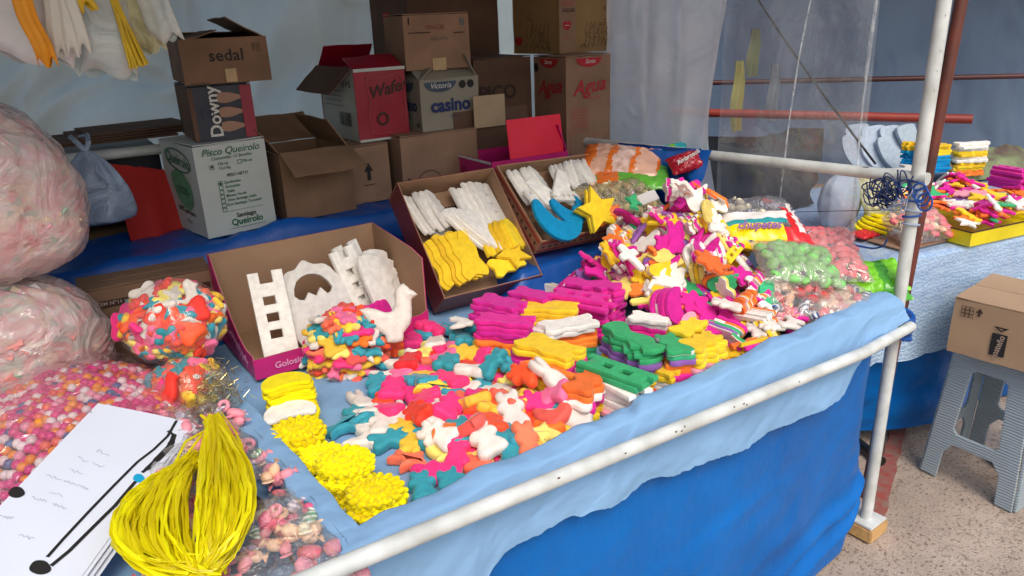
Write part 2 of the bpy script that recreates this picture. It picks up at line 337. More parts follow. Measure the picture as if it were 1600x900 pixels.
# ---------------------------------------------------------------- display table with light blue cloth
ZF, RIM = .727, .062
def riseprof(s, out):
    """s inside >0 ; returns (offset position, rise) for a rim standing at 0..-.04 with drop beyond"""
    if s >= .018: return s, 0.0
    if s >= -.0: return s*.35+.0117*0, RIM*(1-(s/.018)**2)**.5 if s > 0 else RIM
    if s >= -.042: return s, RIM + .003*math.sin((-s/.042)*math.pi)
    return -.042 - .010*min(1, (-s-.042)/.05), RIM - (-s-.042)
def cloth(u, v):
    S0, S1, T0, T1 = -.125, 1.505, -.235, .98
    # denser sampling near the rims
    def warp(t, lo, hi):
        k = .34
        return lo + (.09-lo)*(t/k) if t < k else .09 + (hi-.09)*((t-k)/(1-k))
    s = warp(u, S0, S1); t = warp(v, T0, T1)
    px, ra = riseprof(s, 0); py, rb = riseprof(t, 0)
    x, y = .045+px, .045+py
    inL, inF = s > -.042, t > -.042
    hem = float(np.interp(x, [-.3, 0, .15, .23, .27, .41, .658, .753, 1.141, 1.30, 1.37, 1.42, 1.55], [.26, .235, .20, .160, .125, .115, .150, .157, .196, .178, .12, .085, .06])) + .010*math.sin(x*23)*math.sin(x*9) + .004*fbm(x*60, 1, 2) if True else .15 + .085*(1-abs((x-.15)/.25))*(abs(x-.15) < .25) + .06*math.sin(x*4.2+.6) + .05*math.exp(-((x-1.25)/.2)**2) - .12*math.exp(-((x-1.56)/.14)**2) + .004*fbm(x*60, 1, 2)
    if inL and inF: z = max(ra, rb)
    else:
        fa = RIM-ra if not inL else 0; fb = RIM-rb if not inF else 0
        if not inL and inF:
            k = fa; lim = .056
            if k > lim: x = -.008 - (k-lim)*.95; fa = lim+.002*math.sin((k)*40)
        if not inF:
            fr = (-t-.042)/(-T0-.042); fb = fr*hem
            y -= .006*(1-abs(noise.noise(Vector((x*3.2+t*3, t*5, 2))))*3)*fr**.5; y -= .016*fr + .007*fr*math.sin(x*17+2*fbm(x*3, 0, 1)) + .005*fr*fbm(x*12, t*9, 5) + .004
            if not inL: x = .045-.042-.010 - (s*-1-.042)*.25; fa *= .25
        z = RIM-fa-fb
    if inL and t <= .03: z += .0016*fbm(x*20+t*9, t*24, 11); y += .0022*fbm(x*14-t*16, t*18, 12)
    wr = .0035*fbm(x*13, y*13, 3) if (inL and inF and s > .03 and t > .03) else 0
    if inF and s <= .02: x += .007*math.sin(y*52+2*fbm(y*4, 0, 2))*(1 if s < -.03 else .25); z += .004*fbm(y*20, s*20, 7)
    if inL and t <= .02: z += .006*fbm(x*9, t*14, 7) + .0035*math.sin(x*31+4*fbm(x*3, 0, 1)) - .006*math.exp(-((x-.62-t*.8)/.014)**2) + .004*math.exp(-((x-.65-t*.8)/.016)**2)
    return (x, y, ZF+z+wr)
tag(link('tablecloth', grid(cloth, 300, 190, 'tablecloth'), CLOTH), 'light blue cloth lining the candy tray and hanging ragged over the front', 'tablecloth')
# table under the cloth
tb = empty('display_table', (0, 0, 0), 0, 'wooden trestle table carrying the candy tray, hidden by the cloths', 'table')
WOOD = mat('plywood', '#8d6b48', .8, .2, 20, .2, 6)
link('tabletop', boxmesh(2.75, 1.30, .02, .002, org=(-1.2, .02, .695)), WOOD, tb)
link('shelf_board', boxmesh(2.6, .95, .02, .002, org=(-1.1, 1.29, .900)), WOOD, tb)
for x in (-1.1, .2, 1.45):
    for y in (.08, 1.25, 2.15): link('leg', boxmesh(.04, .04, .69 if y < 1.27 else .895, .002, org=(x, y, .0)), WOOD, tb)
for n_, (w_, d_, o_) in enumerate(((1.50, .036, (.045, .008, .716)), (.036, .92, (.008, .045, .716)))):
    link('rim_board', boxmesh(w_, d_, .066, .004, org=o_), WOOD, tb)
# blue skirt
def skirt(u, v):
    x = -1.0+2.555*u; t = v
    zt = .735-.02*u; z = zt*(1-t)
    lowr = t**1.6
    y = .004 + .014*math.sin(x*5+t*2) * t - .10*lowr*max(0, .35-abs(x-1.1))*1.2
    y += .030*t*fbm(x*1.5+t*.8, t*2.2, 3, 3) - .006*t**.6*max(0, 1-abs(noise.noise(Vector((x*2.1+t*1.5, t*2.6-x, 4))))*6) - .002*t*max(0, 1-abs(noise.noise(Vector((x*4.4-t*2, t*3.1+x, 9))))*7)
    # diagonal creases near the foot
    y -= .022*math.exp(-((t-(.74+.18*(1.45-x)))/.035)**2)*(x > .75)
    y -= .020*math.exp(-((t-(.90+.25*(1.30-x)))/.03)**2)*(x > .75)
    if x > 1.44: y += .05*((x-1.44)/.11)**2*(1-.6*t)
    zb = .012 + .05*math.exp(-((x-1.54)/.05)**2)
    z = max(z, 0)*(1-zb/.73)+zb*t
    return (x + (.03*t*t if x > 1.4 else 0)*((x-1.4)/.15)*-1, y, z)
tag(link('table_skirt', grid(skirt, 300, 160, 'table_skirt'), BTARP), 'blue plastic tarpaulin skirt hanging from the candy table to the ground', 'tarpaulin')
def sskirt(u, v):
    y = .05+1.5*u; z = .70*(1-v)+.02
    return (1.545+.014*math.sin(y*13)*v - .01*v, y, z)
tag(link('side_skirt', grid(sskirt, 60, 20, 'side_skirt'), BTARP), 'blue tarpaulin on the right side of the candy table', 'tarpaulin')

# deep-blue tarp covering the back shelf and rolling down in front of it
def sm(a, b_, x): t = min(1, max(0, (x-a)/(b_-a))); return t*t*(3-2*t)
def shelf_h(x, y):
    left = .725 + .207*sm(1.205, 1.285, y)
    mid = .725 + .095*sm(.72, .745, y) + .03*sm(.98, 1.05, y) + .08*sm(1.0, 1.29, y)
    k = sm(.84, .90, x)
    h = left*(1-k)+mid*k
    h += .045*math.exp(-((x-.44)/.13)**2 - ((y-1.255)/.05)**2)
    return h
def btarp(u, v):
    x = -1.15+2.68*u; y = .70+.25*sm(.2, .9, 1-u)+(1.55-.70)*v
    y = .70+(1.6-.70)*v
    if y < 1.0 and x < .80: y = 1.0+(y-.70)*.3
    h = shelf_h(x, y)
    return (x, y, h + .007*fbm(x*9, y*9, 2) + .005*fbm(x*25, y*12, 5))
tag(link('shelf_cover', grid(btarp, 150, 70, 'shelf_cover'), BTARP2), 'deep blue plastic sheet spread over the shelf under the cartons', 'tarpaulin')

# ---------------------------------------------------------------- cartons
TH_ = .003
def carton(name, label, c, w, d, h, ang, m=None, left=None, inside=None, top='closed', flaps=(), seed=0, tapem=None, cat='box', mw=None, back=None, right=None, group=None):
    """box with its front-left bottom corner at c; front faces local -y, left side faces local -x.
    each board is its own part; the boards butt on each other at the corners"""
    m = m or CARD; ml = left or m; mi = inside or CARD_IN
    root = empty(name, c, R(ang), label, cat, group, mw)
    T = Matrix.Translation; RZ = lambda a: Matrix.Rotation(R(a), 4, 'Z'); RX = lambda a: Matrix.Rotation(R(a), 4, 'X')
    nz = .0042
    def part(nm, me, mm, mw_):
        me.materials.append(mm); o = link(nm, me, None, root, mw_); return o
    part('front_panel', slab(w, h, TH_, 14, 10, nz, seed+1), m, Matrix())
    part('back_panel', slab(w, h, TH_, 14, 10, nz, seed+2), back or m, T((w, d, 0)) @ RZ(180))
    part('side_panel', slab(d-2*TH_-.001, h-.001, TH_, 8, 6, nz, seed+3), ml, T((.0006, d-TH_-.0005, 0)) @ RZ(-90))
    part('side_panel', slab(d-2*TH_-.001, h-.001, TH_, 8, 6, nz, seed+4), right or ml, T((w-.0006, TH_+.0005, 0)) @ RZ(90))
    part('bottom_panel', slab(w-2*TH_-.001, d-2*TH_-.001, TH_, 2, 2), mi, T((TH_+.0005, TH_+.0005, TH_+.001)) @ RX(90) @ Matrix.Scale(-1, 4, (0, 0, 1)) if False else T((TH_+.0005, d-TH_-.0005, .0015)) @ RX(90) )
    if top == 'closed':
        g = .0025
        part('flap', slab(w-.002, d/2-g, TH_, 6, 3, nz*.6, seed+5), m, T((.001, 0, h+TH_)) @ RX(-90) @ T((0, 0, 0)) if False else T((.001, d/2-g, h+.001)) @ RX(90))
        part('flap', slab(w-.002, d/2-g, TH_, 6, 3, nz*.6, seed+6), m, T((.001, d, h+.001)) @ RX(90))
    for (side, L, a) in flaps:
        # a: 0 flat inwards, 90 upright, 180 flat outwards, >180 hanging
        if side == 'front': M_ = T((0, 0, h+.001)) @ RX(a-90); W = w
        if side == 'back': M_ = T((w, d, h+.001)) @ RZ(180) @ RX(a-90); W = w
        if side == 'left': M_ = T((0, d, h+.001)) @ RZ(-90) @ RX(a-90); W = d
        if side == 'right': M_ = T((w, 0, h+.001)) @ RZ(90) @ RX(a-90); W = d
        part('flap', slab(W-.002, L, TH_, 7, 5, nz*1.6, seed+len(side)+7), (inside or CARD_IN) if a > 80 and m is not CARD else m, M_ @ T((.001, 0, 0)))
    if tapem: part('tape', slab(tapem[0], tapem[2], .0004, 2, 2), mat('clear_tape', '#b79a72', .25, .4, 40, .1, 30), T((tapem[1], -.0022, tapem[3])))
    return root
def arrows(parent, mw, s, m=BLACK_I):
    for dx in (-.28, .28):
        print_poly([(s*(dx-.05), -s*.4), (s*(dx+.05), -s*.4), (s*(dx+.05), s*.15), (s*(dx+.16), s*.15), (s*dx, s*.42), (s*(dx-.16), s*.15), (s*(dx-.05), s*.15)], m, parent, mw, 'printed_arrow')
    print_poly(rect(-.62*s, -.62*s, .62*s, .62*s), m, parent, mw, 'printed_frame', holes=[rect(-.57*s, -.57*s, .57*s, .57*s)])
def barcode(parent, mw, w, h, m=BLACK_I, k=14):
    x = -w/2; r = random.Random(3)
    vs = []; fs = []
    for i in range(k):
        bw = w/k*r.uniform(.2, .75); b0 = len(vs); vs += [(x, -h/2, 0), (x+bw, -h/2, 0), (x+bw, h/2, 0), (x, h/2, 0)]; fs.append((b0, b0+1, b0+2, b0+3)); x += w/k
    tag(link('barcode', mesh('barcode', vs, fs), m, parent, mw), kind='stuff')

# white wine carton
bx = carton('cardboard_box', 'white carton with green lettering at the bottom of the left stack', (.207, 1.322, .936), .212, .26, .262, 7, WHITE_C, seed=11, inside=CARD_IN)
write('Pisco Queirolo', .028, GREEN_I, bx, FRONT(.106, .242), shear=.3, bold=.004)
write('Contenido: 12 Botellas', .013, GREEN_I, bx, FRONT(.106, .224), shear=.2)
for s_, x_, z_, sz in (('750 ml.', .078, .207, .011), ('12.6 Kg.', .081, .195, .011), ('700 ml.', .15, .206, .011), ('PESO NETO', .115, .172, .012), ('Quebranta', .096, .153, .0115), ('Acholado', .095, .140, .0115), ('Italia', .087, .127, .0115), ('Mosto Verde', .102, .114, .0115), ('Don Santiago Italia', .117, .101, .0115), ('Don Santiago Torontel', .121, .088, .0115)):
    write(s_, sz, GREEN_I if 'PESO' not in s_ else BLACK_I, bx, FRONT(x_, z_), bold=.006)
for z_ in (.153, .140, .127, .114, .101, .088, .075):
    print_poly(rect(-.006, -.006, .006, .006), GREEN_I, bx, FRONT(.060, z_), 'tick_box', holes=[rect(-.0048, -.0048, .0048, .0048)])
for x_, z_ in ((.044, .201), (.126, .206)): print_poly(rect(-.006, -.006, .006, .006), GREEN_I, bx, FRONT(x_, z_), 'tick_box', holes=[rect(-.0048, -.0048, .0048, .0048)])
for x_, z_ in ((.044, .202), (.060, .152)): print_poly(circle(.003), BLACK_I, bx, FRONT(x_, z_, -.0022), 'printed_dot')
write('Santiago', .018, BLACK_I, bx, FRONT(.122, .052), bold=.015); write('Queirolo', .026, GREEN_I, bx, FRONT(.122, .033), bold=.025)
print_poly(rect(-.055, 0, .055, .001), GREEN_I, bx, FRONT(.122, .016), 'printed_rule'); print_poly(rect(-.055, 0, .055, .0008), GREEN_I, bx, FRONT(.122, .068), 'printed_rule')
write('Queirolo', .045, GREEN_I, bx, LEFTF(.13, .215, tilt=-6), bold=.01); print_poly(circle(.1, 24, sx=.95, sy=.33), GREEN_I, bx, LEFTF(.13, .215, tilt=-6), 'printed_oval', holes=[circle(.1, 24, sx=.9, sy=.29)])
print_poly(smooth_poly([(-.07, .04), (0, .055), (.06, .02), (.065, -.03), (.03, -.06), (-.02, -.05), (-.06, -.01)]), mat('ink_leaf', '#5f9b74', .7, var=.3, vscale=60), bx, LEFTF(.13, .13), 'printed_leaf')
write('uvas', .05, GREEN_I, bx, LEFTF(.13, .13, -.0024), bold=.01); write('100% peruano', .022, BLACK_I, bx, LEFTF(.13, .065, tilt=-4)); write('Pisco', .018, GREY_I, bx, LEFTF(.12, .035))
# fabric softener carton: navy front, brown side
bx = carton('cardboard_box', 'navy fronted brown carton with a red stripe, middle of the left stack', (.232, 1.372, 1.204), .172, .25, .150, -6, NAVY_C, left=CARD_D, seed=21)
bx2 = bx
print_poly(rect(0, .002, .032, .148), mat('ink_crimson', '#8e1f38', .5, var=.1), bx, FRONT(.139, 0), 'red_stripe')
print_poly(rect(.0, .002, .012, .148), CARD_D, bx, FRONT(.0, 0), 'bare_edge')
write('Downy', .048, WHITE_I, bx, FRONT(.062, .080, tilt=90), bold=.02)
BOT = smooth_poly([(-.02, -.03), (.02, -.03), (.022, .0), (.012, .02), (.008, .03), (-.008, .03), (-.012, .02), (-.022, 0)], 2)
for z_ in (.125, .085, .045): print_poly([(p[1], p[0]*.62) for p in BOT], mat('ink_rose', '#a07a66', .6), bx, FRONT(.108, z_-.008), 'printed_bottle')
print_poly(circle(.016), mat('ink_steel', '#39445c', .6), bx, FRONT(.045, .075), 'printed_seal', holes=[circle(.013)])
write('12 x 1 L', .018, WHITE_I, bx, FRONT(.156, .075, tilt=90))
# shampoo carton
bx = carton('cardboard_box', 'open brown carton with a tape patch on top of the left stack', (.226, 1.350, 1.3615), .232, .34, .120, -8, CARD, seed=31, top='open', tapem=(.030, .108, .036, .002),
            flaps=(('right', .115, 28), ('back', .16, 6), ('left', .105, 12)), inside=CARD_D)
write('sedal', .044, BLACK_I, bx, FRONT(.118, .073), bold=.012, sp=1.05); arrows(bx, FRONT(.200, .092), .017, BROWN_I)
# open brown box with hanging flap
bx = carton('cardboard_box', 'open brown carton with its front flap hanging out, right of the white carton', (.452, 1.345, .936), .232, .27, .205, 0, CARD, seed=41, top='open',
            flaps=(('front', .125, 206), ('left', .10, 128), ('back', .12, 140), ('right', .11, 55)), inside=CARD)
# arrow box
bx = carton('cardboard_box', 'brown carton with an up arrow, under the red and white carton', (.694, 1.40, .936), .15, .28, .188, 0, CARD_L, seed=51)
print_poly([(-.006, -.03), (.006, -.03), (.006, .0), (.016, .0), (0, .03), (-.016, 0), (-.006, 0)], BLACK_I, bx, FRONT(.07, .105), 'printed_arrow')
print_poly(rect(-.022, -.001, .022, .001), BLACK_I, bx, FRONT(.07, .06), 'printed_rule')
# red / white carton
bx = carton('cardboard_box', 'red fronted white carton with an open side flap, beside the stacked brown cartons', (.764, 1.44, 1.131), .185, .31, .235, -2, RED_C, left=WHITE_C, seed=61, top='open',
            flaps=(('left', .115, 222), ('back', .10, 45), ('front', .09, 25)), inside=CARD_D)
print_poly(rect(.0, .225, .185, .235), WHITE_C, bx, FRONT(0, 0), 'white_edge'); print_poly(rect(.0, .0, .185, .008), WHITE_C, bx, FRONT(0, 0), 'white_edge')
PI_ = mat('ink_rosy', '#a3444c', .6)
fr = smooth_poly([(.045, .03), (.04, .1), (.048, .13), (.04, .2), (.06, .212), (.11, .205), (.165, .212), (.175, .13), (.165, .03), (.1, .022)], 3)
print_poly(fr, PI_, bx, FRONT(0, 0), 'printed_border', holes=[[(.11+(x-.11)*.97, .12+(y-.12)*.98) for x, y in fr]])
write('Wafer', .055, BROWN_I, bx, FRONT(.115, .165, tilt=10), bold=.02, shear=.3); print_poly(circle(.022, 16), BROWN_I, bx, FRONT(.09, .07), 'printed_emblem', holes=[circle(.015, 16)])
barcode(bx, LEFTF(.10, .07), .10, .045); write('11 + 5', .03, BLACK_I, bx, LEFTF(.07, .185), bold=.02)
for k in range(4): print_poly(rect(-.08, 0, .08, .002), GREY_I, bx, LEFTF(.19, .16-k*.016), 'printed_rule')
# O box and its stack
bx = carton('cardboard_box', 'plain pale brown carton marked with a small circle, under the grey carton', (.872, 1.365, .936), .30, .30, .204, -3, CARD_L, seed=71)
print_poly(circle(.011, 18, sx=.75), BLACK_I, bx, FRONT(.022, .055), 'printed_circle', holes=[circle(.007, 18, sx=.75)])
print_poly(circle(.05, 24), BROWN_I, bx, FRONT(.10, .005+.03), 'printed_ring', holes=[circle(.0475, 24)]); write('ñam', .03, BLACK_I, bx, FRONT(.10, .035, -.002), bold=.05)
bx = carton('cardboard_box', 'grey biscuit carton with dark blue lettering, middle of the centre stack', (.975, 1.385, 1.146), .232, .20, .172, -2, GREY_C, seed=81, top='open',
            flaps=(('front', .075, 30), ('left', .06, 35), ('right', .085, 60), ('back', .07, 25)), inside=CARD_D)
write('casino', .062, BLUE_I, bx, FRONT(.115, .082), bold=.035, sp=1.0); write('casino', .056, BLUE_I, bx, LEFTF(.10, .085), bold=.03)
def arcband(w_, h_): return [(-w_/2, 0)] + [(w_/2*math.cos(math.pi*(1+i/12)), h_*math.sin(math.pi*(1+i/12))) for i in range(1, 12)] + [(w_/2, 0)]
ST = mat('ink_slate', '#3d4a60', .6)
print_poly(arcband(.125, .034), ST, bx, FRONT(.078, .162), 'printed_band'); write('Victoria', .026, WHITE_I, bx, FRONT(.078, .149, -.0024), shear=.3)
print_poly(arcband(.11, .034), ST, bx, LEFTF(.1, .162), 'printed_band')
for x_ in (.165, .198): print_poly(circle(.0145, 8), BLACK_I, bx, FRONT(x_, .148), 'printed_octagon')
write('24 paq', .014, BLUE_I, bx, FRONT(.13, .045)); write('menta', .014, BLUE_I, bx, LEFTF(.1, .048)); write('CE', .018, BLACK_I, bx, LEFTF(.03, .02), bold=.03)
# plain box on top of grey
bx = carton('cardboard_box', 'plain reddish brown carton perched on the open grey biscuit carton', (.955, 1.43, 1.348), .238, .20, .175, -9, CARD_L, seed=91, tapem=(.05, .095, .04, -.004))
write('1', .03, BLACK_I, bx, FRONT(.02, .155), bold=.03); print_poly(rect(-.04, 0, .04, .003), BROWN_I, bx, FRONT(.055, .118), 'printed_rule'); print_poly(rect(-.02, 0, .02, .003), BROWN_I, bx, FRONT(.20, .114), 'printed_rule')
write('GALLETA', .016, GREY_I, bx, FRONT(.125, .098)); print_poly(rect(-.008, -.012, .008, .012), GREY_I, bx, FRONT(.212, .15), 'printed_mark')
write('FRAGIL', .022, mat('ink_faint_red', '#94564b', .8), bx, FRONT(.115, .135))
# dark back stack
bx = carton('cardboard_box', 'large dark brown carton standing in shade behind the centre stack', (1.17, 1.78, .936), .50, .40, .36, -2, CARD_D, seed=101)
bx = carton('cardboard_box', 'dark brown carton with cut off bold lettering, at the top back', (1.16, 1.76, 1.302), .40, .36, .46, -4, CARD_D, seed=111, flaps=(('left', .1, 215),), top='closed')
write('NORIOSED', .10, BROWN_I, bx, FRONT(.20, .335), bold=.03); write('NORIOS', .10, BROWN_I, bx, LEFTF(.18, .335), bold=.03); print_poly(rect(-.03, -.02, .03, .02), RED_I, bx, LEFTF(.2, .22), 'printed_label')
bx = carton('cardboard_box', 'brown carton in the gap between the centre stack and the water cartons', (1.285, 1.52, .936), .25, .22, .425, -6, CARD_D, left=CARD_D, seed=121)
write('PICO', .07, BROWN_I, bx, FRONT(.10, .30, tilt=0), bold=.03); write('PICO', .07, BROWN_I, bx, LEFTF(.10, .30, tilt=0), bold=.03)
# water cartons
bx = carton('cardboard_box', 'brown drinks carton with red script, under the vine patterned carton', (1.525, 1.275, .936), .21, .21, .424, -4, CARD_L, seed=131)
RI = mat('ink_coral', '#b9483f', .7); 
for F_ in (FRONT, LEFTF):
    print_poly(arcband(.12, .032), RED_I, bx, F_(.105, .418), 'printed_band'); write('Santa', .022, WHITE_I, bx, F_(.11, .406, -.0024), shear=.3)
    write('Agua', .075, RED_I, bx, F_(.105, .315, tilt=6), bold=.012, shear=.4)
    print_poly(rect(-.03, 0, .03, .003), RI, bx, F_(.13, .272, tilt=2), 'printed_rule')
for k in range(7): print_poly(rect(-.042, 0, .042, .0022), RI, bx, FRONT(.06, .235-k*.011), 'printed_rule')
print_poly(rect(-.045, -.055, .045, .055), RI, bx, FRONT(.06, .10), 'printed_frame', holes=[rect(-.0435, -.0535, .0435, .0535)]); print_poly(rect(-.03, -.04, .03, .04), RI, bx, FRONT(.155, .10), 'printed_frame', holes=[rect(-.0288, -.0388, .0288, .0388)])
print_poly(circle(.014, 12, sy=1.2), BLACK_I, bx, LEFTF(.19, .385), 'printed_seal')
bx = carton('cardboard_box', 'tall yellowish brown carton with a vine pattern, top of the right stack', (1.535, 1.38, 1.3665), .28, .27, .36, 3, mat('cardboard_yellow', '#99784f', .85, .25, 90, .08, 5, bdist=.001), seed=141)
bx.location = (1.60, 1.40, 1.3665); 
VN = mat('ink_vine', '#5f4a30', .8)
r9 = random.Random(4)
for F_, ox in ((FRONT, .11), (LEFTF, .05)):
    for k in range(70):
        a = r9.random(); px_ = ox+a*.15; pz_ = .015+r9.random()*(.02+.15*a)
        t = r9.uniform(0, 3.14); s_ = r9.uniform(.004, .008)
        if k % 3: print_poly([(s_*math.cos(t), s_*math.sin(t)), (-s_*.3*math.sin(t), s_*.3*math.cos(t)), (-s_*math.cos(t), -s_*math.sin(t)), (s_*.3*math.sin(t), -s_*.3*math.cos(t))], VN, bx, F_(px_, pz_), 'printed_leaf')
    for k in range(6):
        pts = [(0, 0), (.012, .03), (.006, .06), (.018, .09)]; 
        print_poly([(x, y) for x, y in pts]+[(x+.0015, y) for x, y in reversed(pts)], VN, bx, F_(ox+.02+k*.024, .02), 'printed_stem')
badge = smooth_poly([(-.02, .014), (0, .016), (.02, .014), (.018, -.004), (0, -.016), (-.018, -.004)], 3)
print_poly(badge, RED_I, bx, FRONT(.04, .10), 'printed_badge'); print_poly(badge, RED_I, bx, LEFTF(.235, .045), 'printed_badge'); print_poly(rect(-.012, -.001, .012, .001), WHITE_I, bx, FRONT(.04, .102, -.0024), 'printed_rule')
for k in range(3): print_poly(rect(-.035, 0, .035, .002), RI, bx, FRONT(.045, .19-k*.008), 'printed_rule')
write('AGUAS', .02, BROWN_I, bx, FRONT(.05, .155), bold=.03)
print_poly(rect(-.02, 0, .02, .002), RI, bx, FRONT(.04, .055), 'printed_rule'); print_poly(rect(.0, .003, .085, .355), CARD_L, bx, FRONT(.0, 0, -.0012), 'pale_band')
# open carton with red flap
bx = carton('cardboard_box', 'open magenta carton with a bright red flap standing up, behind the star box', (1.078, 1.13, .938), .310, .250, .122, -4, PINK_C, left=PINK_C, seed=151, top='open',
            flaps=(('back', .140, 92), ('right', .10, 70)), inside=CARD_D)
o = link('flap', slab(.220, .128, TH_, 7, 5, .003, 9), CRIM, bx, Matrix.Translation((.072, .0, .123)) @ Matrix.Rotation(R(-8), 4, 'X')); tag(o, 'bright red flap standing upright')
print_poly(rect(-.115, -.004, .115, .004), WHITE_I, bx, LEFTF(.12, .117), 'white_edge'); write('Caramelos', .04, mat('ink_plum', '#7a1440', .6), bx, LEFTF(.12, .065), bold=.03)
# loose pale card behind
cd = link('card_sheet', slab(.13, .11, .002, 4, 4, .002), mat('card_pale', '#b59c80', .85), None, Matrix.Translation((1.165, 1.352, 1.14)) @ Matrix.Rotation(R(-3), 4, 'Z'))
tag(cd, 'small pale cardboard sheet standing behind the open red carton', 'cardboard sheet')
# left low carton under the shelf
bx = carton('cardboard_box', 'low brown carton with a dark printed band, behind the gummy filled bag', (-.165, 1.075, .735), .30, .12, .195, -6, CARD, seed=161, top='closed')
print_poly(rect(.0, -.008, .29, .008), BROWN_I, bx, FRONT(.002, .158), 'printed_band'); write('ITEM N°11 + 17A 6 UN  *  CARAMELOS JM', .013, PALE_I, bx, FRONT(.15, .158, -.0024), bold=.02)
write('PRODUCTO PERUANO', .010, BROWN_I, bx, FRONT(.20, .135)); write('INDUSTRIA PERU', .010, BROWN_I, bx, FRONT(.19, .125)); barcode(bx, FRONT(.055, .105), .085, .03, BROWN_I, 18)
print_poly(rect(-.05, -.02, .05, .02), BROWN_I, bx, FRONT(.055, .105), 'printed_frame', holes=[rect(-.048, -.018, .048, .018)])

# ---------------------------------------------------------------- where things lie (view rays meet real surfaces)
CO = Vector((-.30, -.857, 1.5)); FL = 1155.0
def ray(px, py): return fwd + rgt*((px-800)/FL) + upv*((450-py)/FL)
def PZ(px, py, z): d = ray(px, py); return CO + d*((z-CO.z)/d.z)
def PY(px, py, y): d = ray(px, py); return CO + d*((y-CO.y)/d.y)
def PX(px, py, x): d = ray(px, py); return CO + d*((x-CO.x)/d.x)
def frame(o, ux, uy=None, n=None):
    ux = Vector(ux).normalized()
    if n is None: n = ux.cross(Vector(uy)).normalized()
    else: n = Vector(n).normalized()
    uy = n.cross(ux).normalized(); M_ = Matrix((ux, uy, n)).transposed().to_4x4(); M_.translation = Vector(o); return M_
def proj(p):
    v = Vector(p)-CO; w_ = v.dot(fwd); return (800+FL*v.dot(rgt)/w_, 450-FL*v.dot(upv)/w_)

# ---------------------------------------------------------------- candy outlines
def mirror(h): return h + [(-x, y) for x, y in reversed(h) if abs(x) > 1e-6]
SH = {}
SH['bear'] = [smooth_poly(mirror([(0, .42), (.06, .42), (.11, .50), (.18, .47), (.18, .38), (.145, .29), (.135, .22), (.25, .20), (.28, .12), (.19, .04), (.15, -.06), (.22, -.22), (.27, -.40), (.19, -.48), (.09, -.44), (0, -.38)]), 2)]
SH['dog'] = [smooth_poly([(-.50, .20), (-.42, .30), (-.32, .38), (-.24, .36), (-.20, .22), (0, .16), (.26, .18), (.40, .34), (.47, .30), (.42, .08), (.36, -.05), (.40, -.34), (.28, -.36), (.22, -.14), (-.04, -.16), (-.10, -.36), (-.24, -.36), (-.26, -.08), (-.36, .06)], 2)]
SH['hen'] = [smooth_poly([(-.50, .12), (-.30, .10), (-.12, .02), (.06, .06), (.12, .26), (.14, .44), (.24, .52), (.33, .42), (.42, .36), (.33, .30), (.32, .10), (.28, -.14), (.14, -.30), (.12, -.44), (-.08, -.44), (-.10, -.32), (-.30, -.18)], 2)]
SH['dolphin'] = [smooth_poly([(-.5, .16), (-.44, .24), (-.3, .16), (-.05, .22), (.08, .34), (.12, .20), (.32, .08), (.50, -.08), (.40, -.12), (.2, -.08), (.02, -.12), (-.06, -.26), (-.12, -.10), (-.32, -.0), (-.5, -.06), (-.44, .06)], 2)]
SH['rabbit'] = [smooth_poly(mirror([(0, .20), (.05, .24), (.08, .48), (.15, .50), (.17, .30), (.13, .14), (.12, .06), (.20, -.06), (.23, -.3), (.17, -.46), (.06, -.48), (0, -.46)]), 2)]
SH['calf'] = [smooth_poly([(-.5, .22), (-.34, .29), (-.2, .22), (-.05, .20), (.12, .25), (.30, .21), (.5, .25), (.51, .09), (.34, .02), (.51, -.07), (.50, -.25), (.3, -.22), (.1, -.27), (-.12, -.2), (-.35, -.28), (-.5, -.2), (-.42, .0)], 2)]
SH['cub'] = [smooth_poly(mirror([(0, .41), (.08, .41), (.13, .5), (.21, .46), (.21, .33), (.16, .23), (.25, .15), (.28, .05), (.19, -.05), (.18, -.14), (.27, -.28), (.30, -.43), (.19, -.50), (0, -.46)]), 2)]
SH['star'] = [[(.5*math.cos(math.pi/2+i*math.pi/5)*(1 if i % 2 == 0 else .47), .5*math.sin(math.pi/2+i*math.pi/5)*(1 if i % 2 == 0 else .47)) for i in range(10)]]
SH['flower'] = [[((.44+.05*math.cos(16*a))*math.cos(a), (.44+.05*math.cos(16*a))*math.sin(a)) for a in [2*math.pi*i/96 for i in range(96)]]]
SH['petal'] = [[((.40+.09*math.cos(7*a))*math.cos(a), (.40+.09*math.cos(7*a))*math.sin(a)) for a in [2*math.pi*i/49 for i in range(49)]]]
SH['ladder'] = [[(-.19, -.5), (-.07, -.5), (-.07, -.41), (.07, -.41), (.07, -.5), (.19, -.5), (.19, .5), (.07, .5), (.07, .41), (-.07, .41), (-.07, .5), (-.19, .5)], rect(-.06, -.22, .06, -.06), rect(-.06, .06, .06, .22)]
SH['tower'] = [[(-.20, -.5), (.20, -.5), (.20, .5), (.075, .5), (.075, .36), (-.075, .36), (-.075, .5), (-.20, .5)], rect(-.08, .10, .06, .20), rect(-.08, -.10, .06, .0), rect(-.08, -.30, .06, -.20)]
SH['bone'] = [smooth_poly([(-.5, .08), (-.42, .20), (-.28, .16), (-.12, .08), (.05, .16), (.2, .20), (.32, .12), (.46, .16), (.5, .0), (.42, -.16), (.30, -.10), (.22, -.20), (.05, -.12), (-.12, -.2), (-.3, -.12), (-.45, -.14)], 2)]
SH['cross'] = [smooth_poly([(-.11, .48), (.11, .48), (.14, .24), (.34, .22), (.36, .02), (.12, .0), (.10, -.46), (-.10, -.46), (-.12, .0), (-.36, .02), (-.34, .22), (-.14, .24)], 2)]
